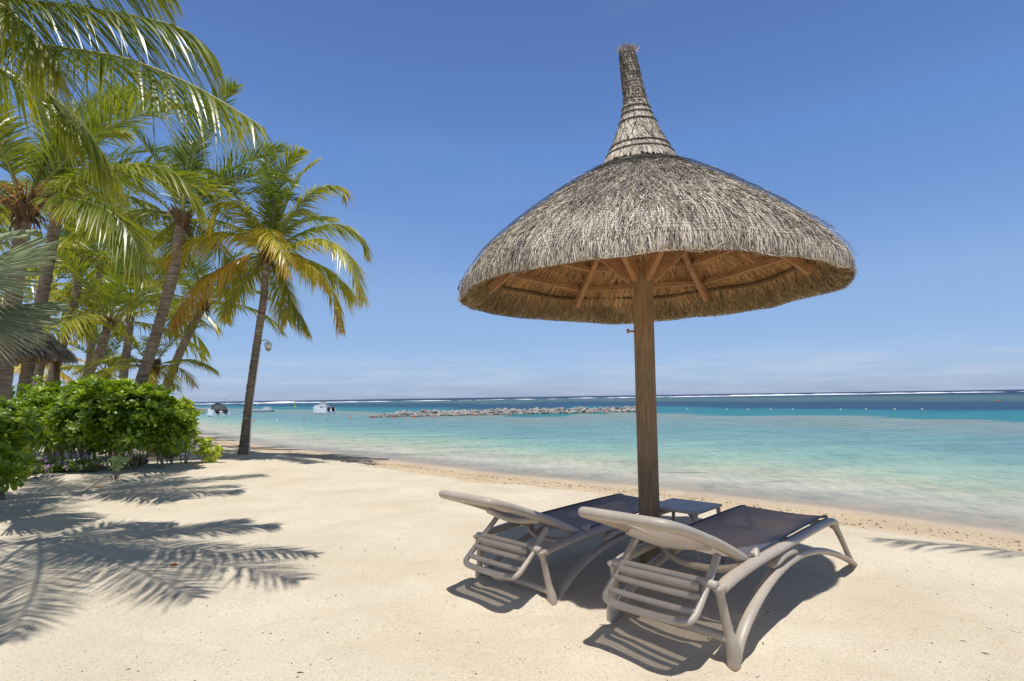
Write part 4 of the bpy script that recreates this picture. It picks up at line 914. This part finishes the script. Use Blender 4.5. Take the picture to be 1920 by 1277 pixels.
# ------------------------------------------------------------------ shrubs
def rosette(seed, nl=11, ll=.135, lw=.043, tint0=.5):
    g = random.Random(seed); V = []; F = []; TI = []; RN = []
    for k in range(nl):
        a_ = k * 2.3999 + g.uniform(-.2, .2); el = R(80 - 52 * (k / nl) + g.uniform(-8, 8)); L = ll * (.65 + .45 * k / nl) * g.uniform(.85, 1.12); W = lw * g.uniform(.85, 1.15) * (L / ll) ** .5
        rd = Vector((math.cos(a_), math.sin(a_), 0)); sd = Vector((-math.sin(a_), math.cos(a_), 0)); b0 = len(V); rn = g.random(); ti = min(1, max(0, tint0 + .35 * (1 - k / nl) - .15 + g.uniform(-.15, .15)))
        for i, (s, w_) in enumerate(((0, .10), (.30, .34), (.64, .92), (.87, .95), (1.0, .35))):
            e2 = el - s * s * .30; p = rd * (L * s * math.cos(e2)) + Vector((0, 0, L * s * math.sin(e2) - .1 * (1 - k / nl) * 0)) + Vector((0, 0, -.012 * k / nl))
            up = Vector((-rd.x * math.sin(e2), -rd.y * math.sin(e2), math.cos(e2)))
            for q_ in (-1, 0, 1): V.append(p + sd * (q_ * W * .5 * w_) + up * (abs(q_) * W * .10)); TI.append(ti); RN.append(rn)
        for i in range(4):
            for q_ in range(2): c = b0 + i * 3 + q_; F.append((c, c + 1, c + 4, c + 3))
    return np.array([tuple(v) for v in V]), np.array(F), np.array(TI), np.array(RN)
def quatmat(nrm, spin):
    q_ = Vector((0, 0, 1)).rotation_difference(Vector(nrm)); return (q_ @ Quaternion((0, 0, 1), spin)).to_matrix()
def shrub(name, label, lumps, n, org, scale=1.0, tint0=.5, seed=1, maxparts=300, stems=14, mkey='shrub', cat='shrub', group=None, nl=11, up=.55, mats=None, ngrp=3):
    """lumps: (centre, radii) ellipsoids. Leaf rosettes sit on and inside them."""
    g = np.random.default_rng(seed); org = np.array(org, float); root = empty(name, org); tag(root, label, cat, group)
    protos = [rosette(seed * 10 + k, nl, tint0=tint0 + (.16 * (k - 1))) for k in range(ngrp)]
    pm = [np_mesh('leaf_cluster', p[0], p[1], [M[mkey]], True, {'tint': p[2], 'rnd': p[3]}) for p in protos]
    vol = np.array([l[1][0] * l[1][1] + l[1][0] * l[1][2] + l[1][1] * l[1][2] for l in lumps]); vol = vol / vol.sum(); items = []
    tries = 0
    while len(items) < n and tries < n * 12:
        tries += 1
        l = lumps[g.choice(len(lumps), p=vol)]; d = g.normal(0, 1, 3); d /= np.linalg.norm(d)
        rf = 1 + g.normal(-.03, .15) if g.random() < .8 else g.uniform(.55, .9)
        p = np.array(l[0]) + d * np.array(l[1]) * rf
        if p[2] < gz(p[0], p[1]) + .04: continue
        if any(np.sum(((p - np.array(m_[0])) / np.array(m_[1])) ** 2) < .45 for m_ in lumps): continue
        nr = d / np.array(l[1]); nr /= np.linalg.norm(nr); nr = nr + np.array([0, 0, up]) + g.normal(0, .32, 3); nr /= np.linalg.norm(nr)
        items.append((p, nr, g.uniform(0, 6.28), scale * g.uniform(.75, 1.2)))
    items.sort(key=lambda t: (t[0][0] ** 2 + t[0][1] ** 2) - 1.5 * t[0][2])
    for i, (p, nr, sp, sc_) in enumerate(items[:maxparts]):
        o = link('leaf_cluster', pm[i % len(pm)], root); o.location = p - org; o.rotation_euler = quatmat(nr, sp).to_euler(); o.scale = (sc_,) * 3
    rest = items[maxparts:]
    if rest:
        V = []; Q = []; TI = []; RN = []; off = 0
        for i, (p, nr, sp, sc_) in enumerate(rest):
            pr = protos[i % len(protos)]; A = np.array(quatmat(nr, sp)); V.append(pr[0] @ A.T * sc_ + (p - org)); Q.append(pr[1] + off); TI.append(pr[2]); RN.append(pr[3]); off += len(pr[0])
        o = link('inner_foliage', np_mesh('inner_foliage', np.concatenate(V), np.concatenate(Q), [M[mkey]], True, {'tint': np.concatenate(TI), 'rnd': np.concatenate(RN)}), root); o['kind'] = 'stuff'
    b_ = MB(org); gg = random.Random(seed)
    for k in range(stems):
        if not items: break
        e_ = items[gg.randrange(len(items))][0]; l = min(lumps, key=lambda q: np.linalg.norm(np.array(q[0]) - e_))
        q0 = 0.0 if n < 50 else 1.0; s0 = np.array([l[0][0] + q0 * gg.uniform(-.35, .35) * l[1][0], l[0][1] + q0 * gg.uniform(-.3, .3) * l[1][1], 0])
        if n < 50: s0[:2] = org[:2]; s0[2] = gz(s0[0], s0[1]) - .05
        m_ = (s0 + e_) / 2 + np.array([gg.uniform(-.08, .08), gg.uniform(-.08, .08), .0]); b_.tube(crom([s0, m_, e_], 4), [.0115 * scale * (1 - .07 * i) for i in range(9)], 5)
    if stems: b_.build('stem', M['stem'], root)
    return root
def lump(px, py, d, rx, ry, rz): return (tuple(P(px, py, d)), (rx, ry, rz))
shrub('green_shrub', 'large glossy green shrub with paddle leaves at the foot of the curved palm', [lump(110, 795, 10.0, .45, .5, .34), lump(185, 785, 9.9, .60, .6, .42), lump(250, 775, 9.9, .55, .6, .46), lump(235, 806, 9.7, .60, .4, .26), lump(150, 812, 9.8, .45, .4, .22), lump(300, 800, 9.9, .42, .4, .32), lump(95, 770, 10.1, .30, .4, .3), lump(165, 742, 10.1, .3, .35, .22), lump(205, 745, 10.1, .42, .4, .26)],
      1600, on_ground(200, 880), 1.25, .42, 1, stems=46, up=1.0)
shrub('green_shrub', 'bright yellow green shrub at the right end of the hedge beside the water', [lump(325, 790, 10.6, .36, .4, .38), lump(318, 818, 10.4, .30, .3, .26), lump(343, 770, 10.8, .14, .2, .16)], 260, on_ground(322, 862), 1.0, .72, 2, stems=10)
shrub('green_shrub', 'large leaved shrub at the left edge in front of the flowering palm', [lump(-25, 805, 6.6, .32, .35, .26), lump(22, 812, 6.8, .18, .3, .18), lump(-25, 885, 6.1, .26, .3, .14), lump(-10, 850, 6.4, .2, .2, .2)], 190, on_ground(-20, 925), 1.15, .45, 3, stems=0)
shrub('green_shrub', 'dark bushy shrub behind the left trunks', [lump(85, 765, 11.2, .55, .5, .42), lump(55, 790, 11.0, .5, .5, .35)], 260, on_ground(85, 870), 1.15, .3, 4, stems=8)
shrub('small_shrub', 'low bright green sprig lying on the sand just left of the lone palm', [lump(383, 838, 11.2, .20, .15, .13), lump(398, 852, 11.0, .15, .15, .10)], 38, on_ground(390, 868), .9, .85, 5, stems=6)
shrub('small_plant', 'small pale seedling with drooping leaves rooted in bare sand', [lump(219, 868, 8.6, .10, .1, .05)], 12, on_ground(215, 897), .75, .8, 6, stems=6, mkey='weed', cat='plant')
# flowering weeds in front of the shrub
def weed(label, px, py, w_, h_, seed):
    p = on_ground(px, py); root = empty('flowering_plant', p); tag(root, label, 'plant', 'purple flowered plants below the shrub'); g = random.Random(seed); pr = [rosette(900 + k, 6, .055, .026, .5) for k in range(2)]
    pm = [np_mesh('leaf_cluster', q_[0], q_[1], [M['weed' if k else 'shrub']], True, {'tint': q_[2], 'rnd': q_[3]}) for k, q_ in enumerate(pr)]; b_ = MB()
    for k in range(int(40 * w_ / .3)):
        e_ = Vector((g.uniform(-w_, w_), g.uniform(-.15, .15), g.uniform(.15, 1) * h_)); b_.tube([Vector((e_.x * .4, 0, -.03)), Vector((e_.x * .8, e_.y * .6, e_.z * .55)), e_], [.006, .005, .003], 4)
        for j in range(3):
            o = link('leaf_cluster', pm[(k + j) % 2], root); f_ = 1 - .28 * j; o.location = e_ * f_ + Vector((0, -.03, 0)); nr = Vector((g.uniform(-.6, .6), g.uniform(-.8, .2), 1)).normalized(); o.rotation_euler = quatmat(nr, g.random() * 6).to_euler(); s = g.uniform(.8, 1.4); o.scale = (s, s, s)
        if g.random() < .55:
            f = MB(); nr = Vector((g.uniform(-.4, .4), -1, g.uniform(.2, 1))).normalized(); A = quatmat(nr, g.random() * 6)
            for q_ in range(5):
                a_ = q_ * 2 * math.pi / 5; f.add([A @ Vector(v) for v in ((0, 0, 0), (math.cos(a_ - .42) * .027, math.sin(a_ - .42) * .027, .003), (math.cos(a_) * .036, math.sin(a_) * .036, 0), (math.cos(a_ + .42) * .027, math.sin(a_ + .42) * .027, .003))], [(0, 1, 2, 3)])
            o = f.build('flower', M['petal'], root); o.location = e_ + Vector((0, -.03, .02))
    b_.build('stem', M['stem'], root)
weed('purple flowered plant at the far left below the large leaves', 12, 905, .22, .22, 1)
weed('tall purple flowered plant by the grey stones', 62, 895, .28, .30, 2)
weed('leggy purple flowered plant leaning over the grey stones', 112, 890, .26, .34, 3)
weed('purple flowered plant below the middle of the big shrub', 165, 882, .28, .22, 4)
weed('purple flowered plant right of the pale seedling', 255, 872, .24, .18, 5)
weed('purple flowered plant straggling at the right foot of the shrub', 320, 858, .26, .16, 6)

# grey stones edging the bed
ico = None
def rockmesh(seed, m_, name='rock', sub=2):
    import bmesh
    bm = bmesh.new(); bmesh.ops.create_icosphere(bm, subdivisions=sub, radius=1); g = random.Random(seed)
    cuts = [(Vector((g.gauss(0, 1), g.gauss(0, 1), g.gauss(0, 1))).normalized(), g.uniform(.55, .85)) for _ in range(9)]
    for v in bm.verts:
        for n_, d_ in cuts:
            e_ = v.co.dot(n_) - d_
            if e_ > 0: v.co -= n_ * e_ * .95
        v.co *= g.uniform(.97, 1.03)
    me = bpy.data.meshes.new(name); bm.to_mesh(me); bm.free(); me.materials.append(m_); return me
for (px, py, s, lb) in ((37, 893, .17, 'largest pale grey stone below the flowering plants at the left'), (65, 900, .10, 'small flat grey stone in the middle of the three stones'), (98, 897, .18, 'grey stone at the right end of the stone row')):
    p = on_ground(px, py); o = link('stone', rockmesh(px, M['stone'], 'stone', 3)); o.location = p + np.array([0, 0, s * .12]); o.scale = (s, s * .7, s * .38); o.rotation_euler = (0, 0, px); tag(o, lb, 'stone', 'stones edging the planted bed')

# ------------------------------------------------------------------ thatched hut on the left
hx = P(-25, 655, 12.5); hut = empty('thatched_hut', (hx[0], hx[1], 0)); tag(hut, 'thatched hut roof on posts half hidden behind the left palm trunks', 'hut')
ho = smooth_prof([(.08, 3.55), (.5, 3.25), (1.0, 2.85), (1.35, 2.50), (1.52, 2.32), (1.55, 2.24)]); hi_ = smooth_prof([(1.55, 2.24), (1.45, 2.24), (.9, 2.6), (.06, 3.3)])
v1, q1 = shell(ho, 48, '', None, None); v2, q2 = shell(hi_, 48, '', None, None); link('roof_core', np_mesh('roof_core', np.concatenate([v1, v2]), np.concatenate([q1, q2 + len(v1)]), [M['thatch_core']], True), hut)
V, Q, A = joinVQ([straws(ho, 9000, .15, .3, .02, .03, 1, 0, 1, .05, .3, 41, cfun=lambda r, s, th: r * .55), straws(hi_[::-1], 3000, .12, .25, .016, .03, -1, .6, 1, .06, .3, 42, cfun=lambda r, s, th: r * .4)])
o = link('thatch', np_mesh('thatch', V, Q, [M['thatch']], False, {'rnd': A}), hut); o['kind'] = 'stuff'
for k in range(4):
    a_ = k * math.pi / 2 + .6; b_ = MB(); b_.tube([(math.cos(a_) * 1.2, math.sin(a_) * 1.2, -.1), (math.cos(a_) * 1.2, math.sin(a_) * 1.2, 2.5)], .06, 10); b_.build('post', M['post'], hut)

# ------------------------------------------------------------------ camera and conduit on the lone palm
pc = P(487, 648, d5 - .36); sc0 = empty('security_camera', pc); tag(sc0, 'white dome security camera on a bracket fixed to the lone palm trunk', 'security camera')
b_ = MB(); b_.tube([(.0, 0, .10), (.10, -.02, .115), (.20, -.04, .11), (.21, -.04, .06)], .014, 8); b_.box((.0, 0, .10), (.05, .06, .12)); b_.build('bracket', M['plastic_white'], sc0)
b_ = MB(); b_.tube([(.21, -.04, .07), (.21, -.04, .05), (.21, -.04, -.02), (.21, -.04, -.07)], [.03, .075, .08, .07], 14); b_.build('housing', M['plastic_white'], sc0)
b_ = MB(); b_.ball((.21, -.04, -.07), .062, (1, 1, 1.1), 12, 8); b_.build('dome', simple('camera_dome', (.35, .33, .30), .15, .1, 5, 0), sc0)
b_ = MB(); pts = [P(466.5, 852, d5 - .08), P(473.5, 760, d5 - .15), P(488, 655, d5 - .36)]
b_.tube(crom(pts, 8), .014, 8); tag(b_.build('conduit_pipe', M['plastic_white']), 'thin white conduit running up the right side of the lone palm trunk', 'pipe')

# ------------------------------------------------------------------ breakwater, buoys, boats
rms = [rockmesh(100 + k, M['rock'], 'rock', 2) for k in range(8)]
def breakwater(label, pa, pb, n, hgt, size, seed):
    A = G(*pa, WATER_Z); B = G(*pb, WATER_Z); g = random.Random(seed); root = empty('breakwater', (A[0], A[1], WATER_Z)); tag(root, label, 'breakwater'); D = B - A; L = np.linalg.norm(D); dn = D / L; bk = np.array([-dn[1], dn[0], 0])
    for i in range(n):
        row = i % 4; u_ = ((i // 4) + g.uniform(-.3, .3)) / (n / 4); u_ = min(1, max(0, u_)); taper = min(1, u_ * 9 + .15)
        off = (row * .42 + g.uniform(-.15, .15)); z = (.0, .14, .27, .20)[row] * taper * hgt + g.uniform(-.05, .06)
        o = link('rock', rms[g.randrange(8)], root); o.location = dn * u_ * L + bk * off + np.array([0, 0, z]); s = size * g.uniform(.5, 1.25) * (.6 + .4 * taper)
        o.scale = (s, s * g.uniform(.7, 1), s * g.uniform(.55, .85)); o.rotation_euler = (g.uniform(-.5, .5), g.uniform(-.5, .5), g.uniform(0, 6))
    V = []; Q = []; off_ = 0; me = rms[0]; co = np.zeros(len(me.vertices) * 3); me.vertices.foreach_get('co', co); co = co.reshape(-1, 3); tri = np.array([tuple(p.vertices) for p in me.polygons])
    for i in range(int(n * .9)):
        u_ = g.random(); p = dn * u_ * L + bk * g.uniform(.1, 1.6) + np.array([0, 0, g.uniform(-.1, .08 * hgt)]); V.append(co * size * .8 * np.array([1, 1, .6]) + p); Q.append(tri + off_); off_ += len(co)
    o = link('core_rubble', np_mesh('core_rubble', np.concatenate(V), np.concatenate(Q), [M['rock']]), root); o['kind'] = 'stuff'
    return root
breakwater('long low breakwater of grey boulders running across the bay to the post', (694, 783), (1215, 771.5), 300, 1.0, .31, 1)
breakwater('short stretch of dark boulders in the water at the far left behind the shrub', (352, 769.5), (392, 769.5), 26, 1.0, .42, 2)
def buoy(px, py, r, m_, label, group=None, name='float'):
    p = G(px, py, WATER_Z); b_ = MB(); b_.ball((0, 0, 0), r, (1, 1, .85), 10, 7); b_.tube([(0, 0, r * .7), (0, 0, r * 1.15)], r * .2, 6); o = b_.build(name, m_); o.location = p + np.array([0, 0, r * .3]); tag(o, label, 'buoy', group)
reds = [(699.8, 782.7), (740, 782), (777, 781.2), (815.6, 780), (854, 779), (889.6, 778), (925, 777), (958, 776.3), (995.7, 775.4), (1031, 774.6), (1067, 773.8), (1102, 773), (1137, 772.2), (1170, 771.6)]
for q_ in reds: buoy(q_[0], q_[1] + 2.0, .085, M['red_buoy'], 'small red float on the swimming line in front of the boulder breakwater', 'red floats along the breakwater')
for i, q_ in enumerate([(569.6, 787), (614, 786), (657, 784.5)]): buoy(q_[0], q_[1], .085, M['red_buoy'], ['red float below and left of the small motor boat', 'red float just below the small motor boat', 'red float between the small motor boat and the breakwater'][i], 'red floats left of the breakwater')
buoy(476, 790, .085, M['red_buoy'], 'red float beside the trunk of the lone palm', 'red floats left of the breakwater')
buoy(520, 789.6, .07, M['plastic_white'], 'white float on the line right of the lone palm')
for q_ in (1289, 1363, 1403, 1444.6, 1486.5, 1576, 1623.6, 1677.5, 1729): buoy(q_, 768.3, .075, simple('pale_float', (.75, .70, .45), .4, .1, 5, 0) if q_ == 1289 else bpy.data.materials['pale_float'], 'small pale float in the row on the open water right of the post', 'pale floats right of the post')
buoy(1871, 753, .14, M['red_buoy'], 'lone red buoy far out at the right')
buoy(482, 758.8, .2, M['plastic_white'], 'tiny white buoy far out beside the lone palm')
p = G(553, 764, WATER_Z); yb = empty('marker_buoy', p); tag(yb, 'yellow green marker buoy far out between the lone palm and the small motor boat', 'buoy')
b_ = MB(); b_.ball((0, 0, .1), .28, (1, 1, .6)); b_.build('body', M['yellow_buoy'], yb); b_ = MB(); b_.tube([(0, 0, .2), (.05, 0, 1.0)], [.12, .03], 8); b_.box((.06, 0, 1.0), (.28, .03, .22)); b_.build('topmark', M['yellow_buoy'], yb)

def hull_mesh(L, B, D):
    secs = [(-.5, .92, 0), (-.25, 1, 0), (.05, 1, .02), (.3, .78, .10), (.43, .42, .2), (.5, .06, .30)]; vs = []; fs = []
    for (u_, w_, sh) in secs:
        x = u_ * L; hb = B / 2 * w_; top = D * (.62 + sh)
        vs += [(x, 0, -D * .38 * (1 - sh * 2)), (x, hb * .72, -D * .25 * (1 - sh * 2)), (x, hb, .12 * D), (x, hb * .86, top), (x, hb * .78, top + .02), (x, hb * .72, top - D * .3)]
        vs += [(x, -hb * .72, top - D * .3), (x, -hb * .78, top + .02), (x, -hb * .86, top), (x, -hb, .12 * D), (x, -hb * .72, -D * .25 * (1 - sh * 2))]
    n = 11
    for i in range(len(secs) - 1):
        for k in range(n): fs.append((i * n + k, i * n + (k + 1) % n, (i + 1) * n + (k + 1) % n, (i + 1) * n + k))
    fs.append(tuple(range(n))[::-1]); fs.append(tuple((len(secs) - 1) * n + k for k in range(n))); return vs, fs
def boat(label, px, py, L, B, D, rz, canopy):
    p = G(px, py, WATER_Z); root = empty('motor_boat', p, rz); tag(root, label, 'boat'); b_ = MB(); vs, fs = hull_mesh(L, B, D); b_.add(vs, fs, False); b_.build('hull', M['hull'], root)
    b_ = MB(); b_.add([(-.05 * L, -B * .38, D * .5), (-.05 * L, B * .38, D * .5), (.44 * L, .1, D * .85), (.44 * L, -.1, D * .85), (.02 * L, -B * .30, D * 1.0), (.02 * L, B * .30, D * 1.0), (.30 * L, .15, D * .98), (.30 * L, -.15, D * .98)], [(0, 1, 5, 4), (4, 5, 6, 7), (1, 2, 6, 5), (3, 0, 4, 7), (2, 3, 7, 6)]); b_.build('foredeck', M['hull'], root)
    for sg in (-1, 1):
        e_ = empty('outboard_motor', (0, 0, 0)); bpy.data.objects.remove(e_)
        b_ = MB(); x0 = -L * .5 + .10; b_.tube([(x0, sg * .24 * B * .8, -.25), (x0, sg * .24 * B * .8, .15), (x0 - .02, sg * .24 * B * .8, .35), (x0 - .03, sg * .24 * B * .8, .62), (x0 + .02, sg * .24 * B * .8, .72)], [.05, .07, .15, .19, .10], 10); b_.build('outboard_motor', M['dark_plastic'], root)
    if canopy:
        b_ = MB(); b_.box((-.03 * L, 0, D * 1.6), (L * .36, B * .86, .05)); b_.build('canopy', M['plastic_white'], root)
        for sx in (-.19, .13):
            for sy_ in (-1, 1): b_ = MB(); b_.tube([(sx * L, sy_ * B * .41, D * .6), (sx * L, sy_ * B * .41, D * 1.6)], .02, 6); b_.build('canopy_pole', M['plastic_white'], root)
        b_ = MB(); vs = []; fs = []
        for i, (u_, h_, w_) in enumerate(((-.42, .62, .8), (-.3, 1.0, .72), (-.05, 1.25, .62), (.1, 1.15, .55), (.2, .8, .45))):
            for k in range(7): a_ = math.pi * k / 6; vs.append((u_ * L, math.cos(a_) * B * .5 * w_, D * (.55 + (h_ - .55) * math.sin(a_) ** .6)))
        for i in range(4):
            for k in range(6): fs.append((i * 7 + k, i * 7 + k + 1, (i + 1) * 7 + k + 1, (i + 1) * 7 + k))
        fs.append(tuple(range(7))); b_.add(vs, fs, True); b_.build('cockpit_cover', M['canvas_black'], root)
    else:
        b_ = MB(); b_.add([(.0, -B * .33, D * .95), (.0, B * .33, D * .95), (-.08 * L, B * .28, D * 1.35), (-.08 * L, -B * .28, D * 1.35)], [(0, 1, 2, 3)]); 
        b_.box((-.20 * L, 0, D * .75), (.10 * L, B * .4, D * .3)); b_.build('windscreen', M['plastic_white'], root)
    return root
boat('white motor boat with white canopy, black cover and twin outboards near the shrub', 408, 780.5, 3.8, 1.8, 1.05, R(128), True)
boat('smaller open white motor boat with twin dark outboards in the middle of the bay', 605, 776, 3.2, 1.35, .95, R(140), False)
p = G(487, 772.5, WATER_Z); pt_ = empty('pontoon', p, R(4)); tag(pt_, 'flat white floating pontoon just right of the lone palm trunk', 'pontoon')
b_ = MB(); b_.box((-.2, 0, .26), (3.6, 1.3, .10)); b_.build('deck', M['plastic_white'], pt_)
for sg in (-1, 1): b_ = MB(); b_.tube([(-2.0, sg * .5, .08), (-1.8, sg * .5, .1), (1.5, sg * .5, .1), (1.7, sg * .5, .1)], [.05, .17, .17, .1], 10); b_.build('float', simple('grey_float', (.3, .3, .3), .5, .1, 4, 0) if sg < 0 else bpy.data.materials['grey_float'], pt_)
b_ = MB(); b_.box((1.0, 0, .50), (.7, 1.0, .32)); b_.build('locker', M['plastic_white'], pt_)

# ------------------------------------------------------------------ small things on the sand
def leafthing(px, py, L, m_, label, rz):
    p = on_ground(px, py); vs = []; fs = []
    for i, (s, w_) in enumerate(((0, .05), (.3, .8), (.6, 1), (.85, .6), (1, .05))):
        for q_ in (-1, 0, 1): vs.append(((s - .5) * L, q_ * w_ * L * .16, .012 + .02 * abs(q_) * w_ + .03 * L * s))
    for i in range(4):
        for q_ in range(2): c = i * 3 + q_; fs.append((c, c + 1, c + 4, c + 3))
    b_ = MB(); b_.add(vs, fs, True); o = b_.build('fallen_leaf', m_); o.location = p; o.rotation_euler = (0, 0, rz); tag(o, label, 'leaf')
leafthing(183, 917, .16, M['dry_leaf'], 'fallen yellow leaf on the sand below the shrub', .1)
leafthing(326, 1065, .06, M['red_leaf'], 'small reddish leaf inside the palm shadow', .4)
p = on_ground(271, 892); b_ = MB(); b_.tube([(0, 0, -.02), (.004, 0, .05), (-.012, 0, .085)], [.010, .008, .004], 6); o = b_.build('twig', M['stem']); o.location = p; tag(o, 'short dark twig sticking up from the sand', 'twig')
def debris(name, label, n, posf, smin, smax, m_, seed):
    g = np.random.default_rng(seed); V = []; Q = []; k = 0
    base = np.array([(-1, 0, 0), (0, -.6, 0), (1, 0, 0), (0, .6, 0), (0, 0, .7), (0, 0, -.5)]); tri = np.array([(0, 1, 4), (1, 2, 4), (2, 3, 4), (3, 0, 4), (1, 0, 5), (2, 1, 5), (3, 2, 5), (0, 3, 5)])
    X, Y = posf(g, n); Z = ground_z(X, Y); s = smin * (smax / smin) ** (g.random(n) ** 2.2); a_ = g.random(n) * 6.28; el = g.uniform(.6, 2.2, n)
    v = base[None] * s[:, None, None] * np.stack([el, 1 / el ** .3, np.ones(n)], -1)[:, None, :] * (1 + .3 * g.normal(0, 1, (n, 6, 3)))
    c, s_ = np.cos(a_)[:, None], np.sin(a_)[:, None]; W = np.stack([v[..., 0] * c - v[..., 1] * s_ + X[:, None], v[..., 0] * s_ + v[..., 1] * c + Y[:, None], v[..., 2] + Z[:, None] + s[:, None] * .25], -1)
    Q = (tri[None] + (np.arange(n) * 6)[:, None, None]).reshape(-1, 3)
    tag(link(name, np_mesh(name, W.reshape(-1, 3), Q, [m_])), label, kind='stuff')
def pos_wrack(g, n):
    x = g.uniform(-14, 7, n); off = np.where(g.random(n) < .7, -.55 + g.normal(0, .16, n), -1.15 + g.normal(0, .22, n)) + vnoise(x * .8, x * 0, 5) * .12
    s = (np.interp(x + .5, SHORE[:, 0], SHORE[:, 1]) - np.interp(x - .5, SHORE[:, 0], SHORE[:, 1])); return x, np.interp(x, SHORE[:, 0], SHORE[:, 1]) + off * np.sqrt(1 + s * s)
def pos_all(g, n):
    y = 1.7 + 9 * g.random(n) ** 1.6; x = (g.random(n) * 2.1 - 1.05) * y * .95; k = (shore_t(x, y) < -.6); return x[k].repeat(1), y[k]
def fixn(f):
    def h(g, n):
        x, y = f(g, n * 2); return x[:n], y[:n]
    return h
M['wrack'] = simple('dried_weed', (.17, .12, .07), .95, .5, 20, 0)
debris('dried_weed', 'thin line of dried weed washed up along the waterline', 6500, pos_wrack, .003, .013, M['wrack'], 1)
debris('sand_bits', 'small dark bits of shell and coral scattered on the sand', 1500, fixn(pos_all), .002, .007, M['wrack'], 2)
M['shellwhite'] = simple('white_coral', (.78, .72, .62), .9, .1, 20, 0)
debris('coral_bits', 'small pale coral bits scattered on the sand', 900, fixn(pos_all), .003, .009, M['shellwhite'], 3)
